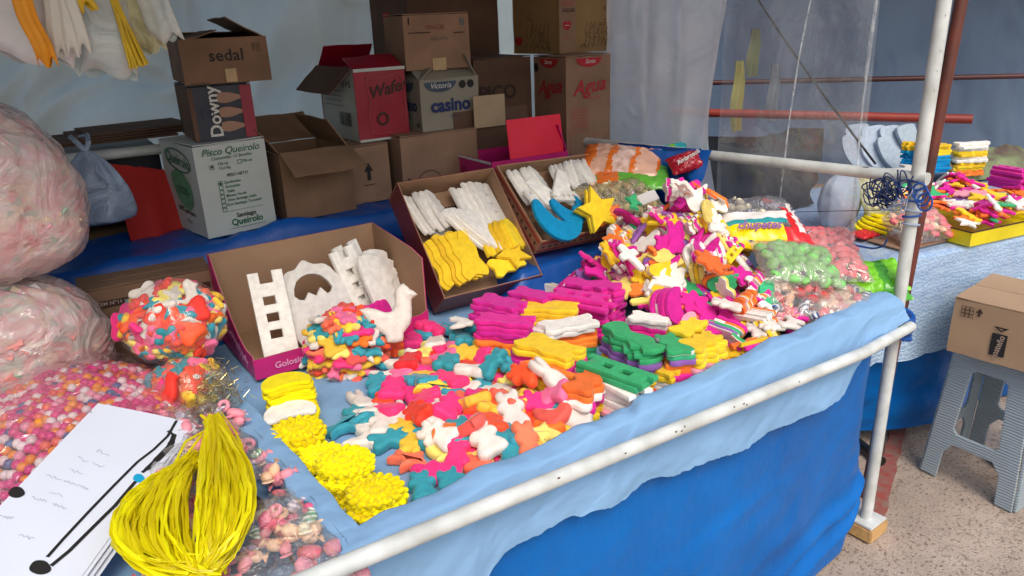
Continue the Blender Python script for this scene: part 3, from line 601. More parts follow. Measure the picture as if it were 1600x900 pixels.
SH['moon'] = [smooth_poly([(-.44, .42), (-.50, .1), (-.38, -.26), (-.06, -.46), (.28, -.38), (.50, -.08), (.46, .20), (.34, .04), (.12, -.08), (-.08, -.02), (-.22, .18), (-.30, .40)], 3)]
SH['cap'] = [smooth_poly([(-.5, -.20), (-.46, .12), (-.26, .36), (.06, .40), (.34, .26), (.48, -.04), (.42, -.26), (.2, -.20), (-.1, -.18), (-.34, -.26)], 3)]
SH['bell'] = [smooth_poly([(-.30, -.42), (-.24, -.1), (-.2, .22), (-.08, .44), (.08, .44), (.2, .22), (.24, -.1), (.30, -.42), (.12, -.36), (0, -.44), (-.12, -.36)], 2)]
SH['arch'] = [smooth_poly([(-.34, -.5), (-.42, -.1), (-.38, .26), (-.26, .42), (-.12, .44), (0, .52), (.12, .44), (.26, .40), (.38, .20), (.42, -.1), (.36, -.5), (0, -.54)], 3), smooth_poly([(-.24, .12), (-.16, .28), (0, .34), (.16, .28), (.25, .10), (.16, .04), (.10, .14), (.02, .05), (-.06, .12), (-.14, .04)], 2)]
SH['wing'] = [smooth_poly([(-.18, .5), (.02, .48), (.16, .42), (.14, .32), (.24, .26), (.20, .16), (.28, .08), (.22, 0), (.26, -.1), (.18, -.16), (.2, -.28), (.10, -.34), (.08, -.46), (-.06, -.5), (-.16, -.3), (-.2, 0), (-.22, .3)], 2)]
SH['letter'] = [[(-.32, -.5), (-.12, -.5), (0, -.12), (.12, -.5), (.32, -.5), (.12, .5), (-.12, .5)]]
SHN = {'calf': 'calf', 'cub': 'cub', 'bear': 'bear', 'dog': 'dog', 'hen': 'hen', 'dolphin': 'dolphin', 'rabbit': 'rabbit', 'star': 'star', 'flower': 'flower', 'petal': 'blossom', 'ladder': 'ladder', 'tower': 'tower', 'bone': 'wavy bone', 'cross': 'cross', 'moon': 'crescent', 'cap': 'cap', 'bell': 'bell', 'arch': 'horseshoe', 'wing': 'wing', 'letter': 'wedge'}
# ---- sugar materials
def powder(m, k):
    b = m.node_tree.nodes['Principled BSDF']; b.inputs['Sheen Weight'].default_value = k; b.inputs['Sheen Roughness'].default_value = .35; b.inputs['Sheen Tint'].default_value = (1, .97, .95, 1); return m
def sugar(nm, h, **k): return powder(mat('sugar_'+nm, h, .85, .7, 150, .11, 60, bdist=.0010, sss=0, objvar=.16, spec=.18, **k), .25)
SU = {'magenta': sugar('magenta', '#dd2a9c'), 'yellow': sugar('yellow', '#f9d232'), 'pale yellow': sugar('pale_yellow', '#f6e27a'), 'white': sugar('white', '#f4f0ea'),
      'orange': sugar('orange', '#fb8338'), 'green': sugar('green', '#3db074'), 'purple': sugar('purple', '#8f60ad'), 'pink': sugar('pink', '#f5a3b8'),
      'red': sugar('red', '#f0332a'), 'blue': sugar('blue', '#0f8fc9'), 'pale blue': sugar('shaded_white', '#b4c3d4'), 'lemon': sugar('lemon', '#fbe50a')}  # pale blue is sugar white with bluish shade mixed into the colour
def gummy(nm, h): return powder(mat('gummy_'+nm, h, .62, .6, 170, .11, 50, bdist=.0010, sss=.25, objvar=.15, spec=.28), .30)
GU = {'white': gummy('white', '#ebe2da'), 'hot pink': gummy('pink', '#fb3a86'), 'yellow': gummy('yellow', '#fbcf45'), 'teal': gummy('teal', '#3a9fb0'),
      'coral': gummy('coral', '#f9705a'), 'red': gummy('red', '#f54a30'), 'pale yellow': gummy('pale', '#fbe67c'), 'orange': gummy('orange', '#ff7c2c'), 'rose': gummy('rose', '#ff7aa6')}
CM = {}
PTS = {}
def inside(poly, x, y):
    c = False; j = len(poly)-1
    for i in range(len(poly)):
        xi, yi = poly[i]; xj, yj = poly[j]
        if (yi > y) != (yj > y) and x < (xj-xi)*(y-yi)/(yj-yi)+xi: c = not c
        j = i
    return c
def candy_mesh(shape, size, th, puff, relief, var=0):
    k = (shape, round(size, 4), round(th, 4), puff, relief, var)
    if k in CM: return CM[k]
    if shape == 'flower':
        NA_, NR = 96, 9; vs = [(0, 0, th+.001)]; fs = []
        def RR(a): return size*(.46+.035*math.cos(16*a+var)+.02*fbm(math.cos(a)*3, math.sin(a)*3, var))
        for j in range(1, NR+1):
            for i in range(NA_):
                a = 2*math.pi*i/NA_; f_ = j/NR; r_ = RR(a)*f_ if j > 3 else size*.46*f_
                z = th+size*(.022*math.cos(16*a+(3.14 if (j//2) % 2 else 0))*(f_ > .25)+.02*math.cos(f_*14)+.012*fbm(f_*6*math.cos(a), f_*6*math.sin(a), var+3)) - (size*.03*f_**4)
                vs.append((r_*math.cos(a), r_*math.sin(a), z))
        for i in range(NA_):
            a = 2*math.pi*i/NA_; vs.append((RR(a)*.97*math.cos(a), RR(a)*.97*math.sin(a), 0))
        vs.append((0, 0, 0)); c_ = len(vs)-1
        for i in range(NA_):
            j2 = (i+1) % NA_; fs.append((0, 1+i, 1+j2)); fs.append((c_, c_-NA_+j2, c_-NA_+i))
            for j in range(NR): fs.append((1+j*NA_+i, 1+(j+1)*NA_+i, 1+(j+1)*NA_+j2, 1+j*NA_+j2))
        me = mesh('flower_cutout', vs, fs, True, 50); CM[k] = me; return me
    r = random.Random(hash(shape) % 97 + var*13) if False else random.Random(len(shape)*7+var*13)
    sx, sy = 1+r.uniform(-.08, .08)*bool(var), 1+r.uniform(-.08, .08)*bool(var)
    outl = [[(x*size*sx*(1+.03*fbm(x*3, y*3, var)), y*size*sy*(1+.03*fbm(y*3, x*3, var+5))) for x, y in o] for o in SH[shape]]
    if puff:
        me = extrude(outl[:1], th, min(th*.47, size*.105), 3, shape+'_candy', size*.05)
    else:
        me = extrude(outl, th, min(.0017, th*.2), 1, shape+'_cutout', 0 if len(outl) > 1 or size > .1 and shape in ('star', 'moon', 'arch') else size*.012)
    if var or puff:   # slight warp so no two castings lie dead flat
        for v in me.vertices:
            v.co.z += .02*size*fbm(v.co.x/size*1.4, v.co.y/size*1.4, var, 2)
    CM[k] = me; return me
ALL = []
BACKED = random.Random(77)
def candy(shape, color, pal, mw, size, th, zone, puff=False, relief=False, var=0, group=None, name=None, post=''):
    me0 = candy_mesh(shape, size, th, puff, relief, var); bk_ = not puff and color != 'white' and 'tall heap' in zone and BACKED.random() < .5; key = (me0.name, color, puff, bk_)
    if key not in CM:
        me = me0.copy(); me.materials.append(pal[color]); me.name = shape; CM[key] = me
        if bk_:      # cast in two layers: coloured face, white back
            me.materials.append(pal['white'])
            for p_ in me.polygons: p_.material_index = 1 if p_.center.z < th*.45 else 0
    o = bpy.data.objects.new(name or (shape+('_candy' if puff else '_cutout')), CM[key]); col.objects.link(o); o.matrix_world = mw
    o['category'] = 'candy'; o['group'] = group or zone
    ALL.append((o, color, shape, zone, puff, post)); return o
class Field:
    def __init__(s, x0, x1, y0, y1, fn, r=.004):
        s.x0, s.y0, s.r = x0, y0, r; s.nx = int((x1-x0)/r); s.ny = int((y1-y0)/r)
        s.h = np.array([[fn(x0+i*r, y0+j*r) for i in range(s.nx)] for j in range(s.ny)])
    def pts(s, shape, size):
        k = (shape, round(size, 4))
        if k not in PTS:
            st = .007; n_ = int(size/st)+2
            PTS[k] = np.array([(i*st, j*st) for i in range(-n_, n_+1) for j in range(-n_, n_+1) if inside([(a*size, b_*size) for a, b_ in SH[shape][0]], i*st, j*st)] or [(0, 0)])
        return PTS[k]
    def drop(s, shape, size, th, x, y, rot, maxs=.6, sink=0.0, q=80):
        p = s.pts(shape, size); c, sn = math.cos(rot), math.sin(rot)
        X = x+p[:, 0]*c-p[:, 1]*sn; Y = y+p[:, 0]*sn+p[:, 1]*c
        i = np.clip(((X-s.x0)/s.r).astype(int), 0, s.nx-1); j = np.clip(((Y-s.y0)/s.r).astype(int), 0, s.ny-1)
        H = s.h[j, i]
        A = np.c_[np.ones(len(X)), X-x, Y-y]
        sol = np.linalg.lstsq(A, H, rcond=None)[0] if len(X) > 5 else np.array([H.max(), 0, 0])
        g = np.array(sol[1:]); L = math.hypot(*g)
        if L > maxs: g = g*maxs/L
        res = H-(g[0]*(X-x)+g[1]*(Y-y)); z = np.percentile(res, q)-sink
        top = z+g[0]*(X-x)+g[1]*(Y-y)+th*math.sqrt(1+L*L if L < maxs else 1+maxs*maxs)
        s.h[j, i] = np.maximum(H, top)
        n_ = Vector((-g[0], -g[1], 1)).normalized(); ux = Vector((c, sn, 0)); ux = (ux-n_*ux.dot(n_)).normalized()
        return frame((x, y, z), ux, n=n_)
    def at(s, x, y):
        i = min(s.nx-1, max(0, int((x-s.x0)/s.r))); j = min(s.ny-1, max(0, int((y-s.y0)/s.r))); return float(s.h[j, i])
    def bump(s, x, y, rad, h):
        i0, i1 = int((x-rad-s.x0)/s.r), int((x+rad-s.x0)/s.r)+1; j0, j1 = int((y-rad-s.y0)/s.r), int((y+rad-s.y0)/s.r)+1
        i0 = max(i0, 0); j0 = max(j0, 0); s.h[j0:j1, i0:i1] = np.maximum(s.h[j0:j1, i0:i1], h)

# ---------------------------------------------------------------- tilted display cartons at the back of the tray
def open_tray_box(name, label, BL, BR, TL, depth, mo, mi, front_cut=1.0, strip=None):
    """carton leaning back: BL, BR, TL are opening corners; boards are separate parts"""
    BL, BR, TL = Vector(BL), Vector(BR), Vector(TL)
    F_ = frame(BL, BR-BL, TL-BL); w_ = (BR-BL).length; l_ = (TL-BL).length
    root = empty(name, mw=F_, label=label, cat='box')
    T = Matrix.Translation; RZ = lambda a: Matrix.Rotation(R(a), 4, 'Z'); RX = lambda a: Matrix.Rotation(R(a), 4, 'X')
    def part(nm, w1, h1, mw_, sd):
        a = slab(w1, h1, .0018, 8, 4, .0015, sd); a.materials.append(mo); o = link(nm, a, None, root, mw_)
        b_ = slab(w1-.0006, h1-.0004, .0016, 8, 4, .0015, sd); b_.materials.append(mi); link('lining', b_, None, o, T((.0003, .0021, .0002)))
    part('front_panel', w_, depth, T((0, 0, -depth)), 1)
    part('back_panel', w_, depth, T((w_, l_, -depth)) @ RZ(180), 2)
    part('side_panel', l_-.010, depth, T((0, l_-.005, -depth)) @ RZ(-90), 3)
    part('side_panel', l_-.010, depth, T((w_, .005, -depth)) @ RZ(90), 4)
    part('bottom_panel', w_-.004, l_-.010, T((.002, l_-.005, -depth)) @ RX(90), 5)
    return root, F_, w_, l_
b13, F13, w13, l13 = open_tray_box('display_box', 'maroon open carton leaning back, holding white and yellow cutouts', (.640, .752, .800), (.960, .728, .800), (.640, 1.005, 1.078), .095, MAROON, CARD_IN)
print_poly(rect(-.05, -.008, .05, .008), mat('ink_umber', '#5c3c30', .8), b13, Matrix.Translation((.19, l13-.0042, -.03)) @ Matrix.Rotation(R(90), 4, 'X'), 'printed_band') if False else None
for k in range(14):
    print_poly(rect(0, 0, .004, .018), BROWN_I, b13, Matrix.Translation((.125+k*.0075, .30, -.0900)), 'barcode_bar')
b14, F14, w14, l14 = open_tray_box('display_box', 'kraft carton with a red striped star border, holding white, blue and yellow cutouts', (.992, .770, .884), (1.365, .758, .873), (.958, 1.000, 1.076), .060, mat('kraft_border', '#b98466', .7, .2, 60, .1, 6, bdist=.001), CARD_IN)
RB = mat('ink_brick', '#a33a35', .7)
for zc in (-.010, -.047): print_poly(rect(.004, -.004, w14-.004, .004), RB, b14, Matrix.Translation((0, -.0016, zc)) @ Matrix.Rotation(R(90), 4, 'X'), 'printed_stripe')
for k in range(15): print_poly([(x*.014, y*.014) for x, y in SH['star'][0]], BROWN_I, b14, Matrix.Translation((.018+k*.024, -.0016, -.0285)) @ Matrix.Rotation(R(90), 4, 'X'), 'printed_star')
for k in range(10): print_poly([(x*.014, y*.014) for x, y in SH['star'][0]], BROWN_I, b14, Matrix.Translation((-.0016, .02+k*.028, -.0285)) @ Matrix.Rotation(R(-90), 4, 'Z') @ Matrix.Rotation(R(90), 4, 'X'), 'printed_star')
for zc in (-.010, -.047): print_poly(rect(.004, -.004, l14-.004, .004), RB, b14, Matrix.Translation((-.0016, l14, zc)) @ Matrix.Rotation(R(-90), 4, 'Z') @ Matrix.Rotation(R(90), 4, 'X'), 'printed_stripe')
# support under the star box
tag(link('wood_block', boxmesh(.34, .20, .05, .003, org=(1.0, .80, .725)), BTARP2), 'blue wrapped block propping the star bordered carton', 'block')

# magenta display carton with cut away side
root15 = empty('display_box', (.118, .742, .737), R(-2), 'magenta display carton with a low front holding tall white cutouts', 'box')
W15, D15, H15 = .455, .30, .235
T = Matrix.Translation
def two_ply(nm, pts, mw_, th=.0018):
    a = extrude([pts], th, 0, 0, nm); a.materials.append(PINK_C); o = link(nm, a, None, root15, mw_)
    b_ = extrude([pts], th, 0, 0, nm); b_.materials.append(CARD_IN); link('lining', b_, None, o, T((0, 0, th+.0003)))
    return o
RXm = Matrix.Rotation(R(90), 4, 'X')
# polygon in (x,z); after RX(90) its thickness points to -y, so flip with a turn for panels whose inner side is +y
def face_in(mw_): return mw_
two_ply('front_panel', [(0, 0), (W15, 0), (W15, .05), (.02, .05), (.0, .06)][::1], T((W15, 0, 0)) @ Matrix.Rotation(R(180), 4, 'Z') @ RXm)
two_ply('back_panel', rect(0, 0, W15, H15), T((0, D15, 0)) @ RXm)
sidepts = [(0, 0), (.292, 0), (.292, .235), (.270, .232), (.225, .175), (.15, .105), (.10, .072), (.05, .056), (0, .058)]
two_ply('side_panel', [(-x, y) for x, y in sidepts][::-1], T((.0, .004, 0)) @ Matrix.Rotation(R(-90), 4, 'Z') @ RXm @ Matrix.Rotation(R(0), 4, 'Y')) if False else None
def side_at(x, pts, inner_plus):
    a = extrude([pts], .0018, 0, 0, 'side_panel'); a.materials.append(PINK_C)
    M_ = Matrix(((0, 0, 1, 0), (1, 0, 0, 0), (0, 1, 0, 0), (0, 0, 0, 1)))   # (a,b,c)->(x=c,y=a,z=b)
    o = link('side_panel', a, None, root15, T((x, .004, 0)) @ M_)
    b_ = extrude([pts], .0018, 0, 0, 'lining'); b_.materials.append(CARD_IN); link('lining', b_, None, o, T((0, 0, .0021 if inner_plus else -.0021)))
    return o
sp_ = side_at(0, sidepts, True)
side_at(W15-.002, [(0, 0), (.292, 0), (.292, .235), (.06, .215), (.0, .20)], False)
bm_ = boxmesh(W15-.008, D15-.008, .003, 0, org=(.004, .004, .001)); bm_.materials.append(CARD_IN); link('bottom_panel', bm_, None, root15)
WP = mat('ink_rose_white', '#e79ac4', .6)
write('Lovely', .045, WP, root15, T((-.0012, .15, .055)) @ Matrix.Rotation(R(-90), 4, 'Z') @ RXm @ Matrix.Rotation(R(-20), 4, 'Z'), bold=.02, shear=.3)
write('Golosinas', .022, WP, root15, FRONT(.09, .024, -.0024), bold=.02)
write('jelly', .03, WP, root15, T((-.0012, .07, .03)) @ Matrix.Rotation(R(-90), 4, 'Z') @ RXm @ Matrix.Rotation(R(-10), 4, 'Z'), bold=.02)

def stack(mw, shape, size, th, layers, zone, pal=SU, jit=.004, jr=4, gap=1.0, var=True, post='', lean=0):
    """layers from the bottom up: list of (colour, how many)"""
    k = 0; n_ = sum(c for _, c in layers); z = 0
    seq = [c for c, q in layers for _ in range(q)]
    for c in seq:
        M_ = mw @ Matrix.Translation((rng.gauss(0, jit)+lean*k, rng.gauss(0, jit), z)) @ Matrix.Rotation(R(rng.gauss(0, jr)), 4, 'Z') @ Matrix.Rotation(R(rng.gauss(0, .7)), 4, 'X')
        candy(shape, c, pal, M_, size, th, zone, var=(k % 3) if var else 0, post='from the top|%d|%d' % (n_-k, n_))
        z += th*gap; k += 1
# contents of the magenta display carton
M15 = root15.matrix_basis.copy()
M15 = Matrix.Translation((.118, .742, .737)) @ Matrix.Rotation(R(-2), 4, 'Z')
def lean_m(x, y, z, rz, tilt, rx=0): return M15 @ T((x, y, z)) @ Matrix.Rotation(R(rz), 4, 'Z') @ Matrix.Rotation(R(90-tilt), 4, 'X') @ Matrix.Rotation(R(rx), 4, 'Z')
candy('tower', 'white', SU, lean_m(.088, .105, .112, -8, 26, 0), .205, .016, 'in the magenta display carton', name='tower_cutout')
candy('arch', 'white', SU, lean_m(.205, .130, .108, 0, 28, 4), .205, .014, 'in the magenta display carton')
for k in range(4): candy('tower', 'white', SU, lean_m(.320+k*.010, .15+k*.014, .125, 18, 22, 5), .19, .013, 'in the magenta display carton', var=k % 3)
for k in range(5): candy('wing', 'white', SU, lean_m(.365+k*.011, .105+k*.012, .110, 22, 24, -6), .18, .013, 'in the magenta display carton', var=k % 3)
for k in range(5): candy('bell', 'magenta', SU, lean_m(.30+k*.016, .05+k*.004, .052, 30, 15, 0), .085, .010, 'in the magenta display carton', var=k % 3)
# contents of the maroon carton: rows standing on edge against the slanted back
def inbox(F_, x, y, z, rz, rx, ry=0): return F_ @ T((x, y, z)) @ Matrix.Rotation(R(rz), 4, 'Z') @ Matrix.Rotation(R(ry), 4, 'Y') @ Matrix.Rotation(R(rx), 4, 'X')
Z13 = 'in the maroon leaning carton'
def shingle(F_, shape, c, x, y, z, rz, ry, size, n_, dx, Z_, th=.013, dy=0, dz=0):
    for k in range(n_): candy(shape, c, SU, inbox(F_, x+dx*k+rng.gauss(0, .0015), y+dy*k+rng.gauss(0, .003), z+dz*k, rz+rng.gauss(0, 1.5), rng.gauss(0, 2), ry), size, th, Z_, var=k % 3)
shingle(F13, 'wing', 'white', .040, .285, -.055, 6, 38, .13, 5, .016, Z13, dz=.004)
shingle(F13, 'tower', 'white', .205, .275, -.060, 3, 26, .16, 5, .019, Z13, dz=.004)
shingle(F13, 'wing', 'white', .165, .200, -.035, 28, 22, .17, 4, .013, Z13, dz=.006, dy=-.006)
candy('tower', 'white', SU, inbox(F13, .115, .175, -.07, 8, 0, 10), .15, .010, Z13)
shingle(F13, 'calf', 'yellow', .055, .115, -.045, 97, 0, .15, 5, .017, Z13, dz=.006)
shingle(F13, 'bell', 'yellow', .205, .150, -.035, 5, 30, .12, 6, .017, Z13, dz=.004)
candy('star', 'yellow', SU, inbox(F13, .255, .085, -.004, 20, -12, 8), .115, .012, Z13)
candy('calf', 'yellow', SU, inbox(F13, .225, .060, -.012, 12, -8, 4), .11, .012, Z13)
Z14 = 'in the star bordered carton'
shingle(F14, 'wing', 'white', .045, .215, -.028, 2, 34, .13, 6, .016, Z14, dz=.003)
shingle(F14, 'bell', 'white', .205, .220, -.025, -4, 32, .14, 8, .017, Z14, dz=.003)
candy('letter', 'white', SU, inbox(F14, .095, .165, .004, 20, -8, 0), .12, .012, Z14)
candy('letter', 'white', SU, inbox(F14, .170, .175, .012, -30, -4, 14), .13, .012, Z14)
candy('tower', 'white', SU, inbox(F14, .155, .125, .020, 78, 0, 8), .10, .012, Z14)
candy('tower', 'white', SU, inbox(F14, .06, .12, .0, 10, 0, 20), .13, .012, Z14)
candy('moon', 'blue', SU, frame(PZ(872, 343, .935), (1, .05, -.05), (0.02, .62, .78)), .165, .014, Z14)
candy('moon', 'blue', SU, frame(PZ(895, 330, .950)+Vector((0, .02, 0)), (.9, .3, .1), (-.1, .62, .78)), .13, .012, Z14, var=1)
st_ = frame(PZ(933, 330, .945), (1, -.04, .04), (0.0, .50, .86))
candy('star', 'yellow', SU, st_, .155, .014, Z14)
candy('star', 'yellow', SU, st_ @ T((-.004, .002, -.016)) @ Matrix.Rotation(R(3), 4, 'Z'), .155, .014, Z14, var=1)

# ---------------------------------------------------------------- the tray: field of heights
def mound(x, y):
    h = .727
    m1 = .215*math.exp(-((x-1.28)/.165)**2-((y-.50)/.16)**2)
    m2 = .10*math.exp(-((x-1.10)/.20)**4-((y-.42)/.22)**4)
    m3 = .045*math.exp(-((x-1.20)/.22)**4-((y-.25)/.17)**4)
    return h + max(m1, m2, m3, 0) + .3*min(m1, m2)
FT = Field(-.02, 1.62, 0.0, 1.0, mound)
PILE_C = ['magenta']*33+['yellow']*17+['pale yellow']*8+['white']*14+['orange']*15+['pink']*3+['green']*5+['purple']*4+['pink']*3
PILE_S = ['calf', 'bone', 'calf', 'cross', 'ladder', 'ladder', 'cub', 'dolphin', 'bell', 'cub', 'cap', 'calf', 'petal', 'bell']
ZP = 'in the tall heap of cutouts'
def pile_xy(r_):
    while True:
        if r_.random() < .5: x, y = r_.gauss(1.26, .10), r_.gauss(.46, .13)
        else: x, y = r_.uniform(.88, 1.42), r_.uniform(.07, .70)
        lim_l = .86 if y > .42 else (.97+(.42-y)*.10)
        if lim_l < x < 1.45 and .065 < y < .72 and not (x > 1.36 and y < .30): return x, y
# buried filling of the heap: many cutouts joined, nobody could count them
r5 = random.Random(11); fv = {}
core_parts = []
for i in range(240):
    x, y = pile_xy(r5); s_ = r5.choice(PILE_S[:8]); sz = r5.uniform(.07, .09)
    M_ = FT.drop(s_, sz, .0085, x, y, r5.uniform(0, 6.28), .9, sink=.006)
    core_parts.append((s_, sz, M_, r5.choice(PILE_C)))
bmv = []; bmf = []; bmi = []; cols = sorted(set(PILE_C))
for s_, sz, M_, c in core_parts:
    o_ = SH[s_][0]; b0 = len(bmv); N = len(o_)
    for zc in (0, .0085):
        for p in o_: bmv.append(M_ @ Vector((p[0]*sz, p[1]*sz, zc)))
    bmf.append(tuple(range(b0+N, b0+2*N))); bmi.append(cols.index(c))
    for k in range(N): bmf.append((b0+k, b0+(k+1) % N, b0+N+(k+1) % N, b0+N+k)); bmi.append(cols.index(c))
me = mesh('heap_filling', bmv, bmf)
for c in cols: me.materials.append(SU[c])
for p, i_ in zip(me.polygons, bmi): p.material_index = i_
tag(link('heap_filling', me), 'buried cutouts filling the inside of the tall heap', kind='stuff')
# leaning and flat cutouts on the surface
for i in range(225):
    x, y = pile_xy(r5); s_ = r5.choice(PILE_S); sz = r5.uniform(.072, .098); c = r5.choice(PILE_C)
    if i % 4 == 0:            # a bundle of pieces lying together on edge
        h = FT.at(x, y); a = r5.choice((0, 20, -25, 60, 90))+r5.gauss(0, 12); tl = r5.uniform(62, 100); tw_ = r5.uniform(-.3, .3); cc = [r5.choice(PILE_C) for _ in range(5)]
        for q_ in range(r5.choice((3, 4, 5))):
            M_ = T((x, y, h+sz*.12)) @ Matrix.Rotation(R(a), 4, 'Z') @ Matrix.Rotation(R(tl+q_*1.5), 4, 'X') @ Matrix.Rotation(tw_+1.57*(q_ < 9), 4, 'Z') @ T((r5.gauss(0, .003), r5.gauss(0, .003), q_*.0112-.02))
            candy(s_, cc[q_] if r5.random() < .6 else cc[0], SU, M_, sz, .0105, ZP, var=r5.randint(0, 2))
        FT.bump(x, y, sz*.35, h+sz*.12); continue
    if r5.random() < .34:     # on edge, leaning
        h = FT.at(x, y); a = r5.choice((0, 25, -30, 70, 95)) + r5.gauss(0, 14)
        tl = r5.uniform(48, 80)
        M_ = T((x, y, h+sz*.16)) @ Matrix.Rotation(R(a), 4, 'Z') @ Matrix.Rotation(R(tl), 4, 'X') @ Matrix.Rotation(r5.uniform(-.5, .5)+r5.choice((0, 1.57)), 4, 'Z')
        FT.bump(x, y, sz*.22, h+sz*.17)
    else:
        M_ = FT.drop(s_, sz, .0105, x, y, r5.uniform(0, 6.28), 1.1, sink=.002, q=84)
    candy(s_, c, SU, M_, sz, .0105, ZP, var=r5.randint(0, 2))
# hand placed ones that stand out
def lay(px, py, z, rot, s_, c, sz, th=.010, tilt=(0, 0), pal=SU, zone=ZP, puff=False, var=0):
    M_ = T(PZ(px, py, z)) @ Matrix.Rotation(R(rot), 4, 'Z') @ Matrix.Rotation(R(tilt[0]), 4, 'X') @ Matrix.Rotation(R(tilt[1]), 4, 'Y')
    return candy(s_, c, pal, M_, sz, th, zone, puff, var=var)
lay(1072, 300, 1.045, 100, 'ladder', 'white', .095, .012, (38, 0))
lay(1098, 300, 1.030, 30, 'petal', 'orange', .085, .010, (30, 15)); lay(1118, 310, 1.005, 10, 'bell', 'orange', .085, .010, (25, 40))
lay(1108, 412, .900, 10, 'petal', 'orange', .095, .011, (30, 5))
lay(1118, 348, .965, 10, 'cross', 'white', .075, .010, (62, 5)); lay(950, 397, .900, 15, 'bear', 'yellow', .07, .010, (52, 0))
lay(990, 318, .990, 60, 'dolphin', 'green', .08, .011, (20, -20)); lay(985, 405, .905, 10, 'cross', 'white', .09, .010, (35, 0))
lay(925, 410, .865, 60, 'bear', 'magenta', .085, .010, (35, 0)); lay(935, 425, .845, 20, 'dog', 'magenta', .085, .010, (30, -10))
lay(1197, 480, .800, 5, 'cross', 'white', .072, .011, (40, 0)); lay(1135, 480, .815, 30, 'bear', 'white', .07, .014, (10, 0), GU, ZP, True)
lay(1205, 515, .775, 80, 'bear', 'white', .062, .014, (10, 0), GU, ZP, True); lay(1235, 510, .775, 20, 'dog', 'white', .065, .014, (10, 0), GU, ZP, True); lay(1180, 520, .768, -30, 'bear', 'white', .06, .013, (8, 0), GU, ZP, True)
lay(1240, 492, .78, -20, 'bear', 'magenta', .075, .010, (15, 0)); lay(1150, 478, .80, 30, 'petal', 'magenta', .07, .010, (35, 0)); lay(1160, 435, .85, 10, 'petal', 'magenta', .08, .010, (35, 0)); lay(1145, 425, .86, 40, 'star', 'orange', .05, .010, (35, 0))

# ---------------------------------------------------------------- neat stacks of cutouts
def pstack(ax, bx_, ztop, shape, size, layers, zone, th=.0120, flip=0, **k):
    """ax, bx_: ends of the top piece in the photograph; stack stands on the tray floor"""
    n_ = sum(q for _, q in layers); ztop = .729+n_*th; A = PZ(*ax, ztop); B = PZ(*bx_, ztop); c = (A+B)/2; ang = math.atan2((B-A).y, (B-A).x)
    size = size or (B-A).length
    if shape in ('ladder', 'tower', 'bear', 'cross', 'rabbit', 'bell'): ang -= math.pi/2
    z0 = ztop-n_*th
    stack(T((c.x, c.y, z0)) @ Matrix.Rotation(ang+flip, 4, 'Z'), shape, size, th, layers, zone, **k)
    FT.bump(c.x, c.y, size*.3, ztop)
pstack((738, 462), (815, 478), 0, 'calf', .125, [('orange', 1), ('magenta', 9)], 'in the magenta stack beside the maroon carton')
pstack((745, 494), (828, 503), 0, 'calf', .125, [('yellow', 3), ('orange', 2), ('magenta', 4)], 'in the magenta topped stack over orange and yellow')
pstack((798, 450), (860, 462), 0, 'calf', .11, [('magenta', 10)], 'in the magenta stack at the foot of the blue sheet')
pstack((812, 474), (902, 480), 0, 'calf', .135, [('orange', 4), ('yellow', 5)], 'in the yellow topped stack behind the white one')
pstack((838, 510), (925, 496), 0, 'calf', .135, [('purple', 1), ('green', 2), ('orange', 3), ('white', 2)], 'in the white topped stack over orange and green')
pstack((812, 527), (902, 550), 0, 'calf', .150, [('yellow', 1), ('orange', 1), ('magenta', 4), ('yellow', 2)], 'in the yellow topped stack over magenta pieces')
pstack((860, 452), (958, 468), 0, 'ladder', .15, [('orange', 2), ('magenta', 8)], 'in the wide magenta stack behind the white one')
pstack((890, 438), (972, 448), 0, 'bone', .15, [('magenta', 10)], 'in the ridged magenta stack by the star bordered carton')
pstack((908, 556), (1008, 593), 0, 'ladder', .155, [('pink', 1), ('white', 5), ('green', 2)], 'in the green topped white ladder stack')
pstack((880, 582), (952, 603), 0, 'cub', .105, [('yellow', 2), ('magenta', 2), ('white', 1), ('orange', 2)], 'in the orange topped cub stack by the front')
pstack((945, 503), (1030, 548), 0, 'bone', .165, [('white', 1), ('yellow', 2), ('magenta', 1), ('purple', 2), ('green', 3)], 'in the tall wavy green stack')
pstack((1030, 535), (1085, 528), 0, 'cub', .10, [('yellow', 2), ('magenta', 2), ('orange', 2), ('purple', 1), ('green', 2)], 'in the green topped stack beside the tall heap')
pstack((1078, 520), (1130, 540), 0, 'cub', .10, [('orange', 3), ('pink', 2), ('yellow', 4)], 'in the yellow stack nearest the front cloth')
pstack((1050, 502), (1105, 516), 0, 'cub', .10, [('orange', 3), ('yellow', 6)], 'in the yellow cub stack at the heap foot')
pstack((828, 560), (885, 592), 0, 'calf', .115, [('yellow', 5), ('orange', 1)], 'in the orange topped stack behind the cub stack')
pstack((1010, 568), (1050, 580), 0, 'calf', .075, [('red', 1), ('white', 2), ('yellow', 2)], 'in the low stack under the green pieces')
pstack((1135, 562), (1180, 550), 0, 'bone', .09, [('orange', 2)], 'in the two flat orange pieces by the front cloth')
pstack((755, 548), (820, 560), 0, 'petal', .08, [('yellow', 4)], 'in the low yellow blossom stack')
pstack((985, 488), (1045, 497), 0, 'calf', .095, [('purple', 2), ('magenta', 3), ('white', 2)], 'in the white topped stack behind the green ones')
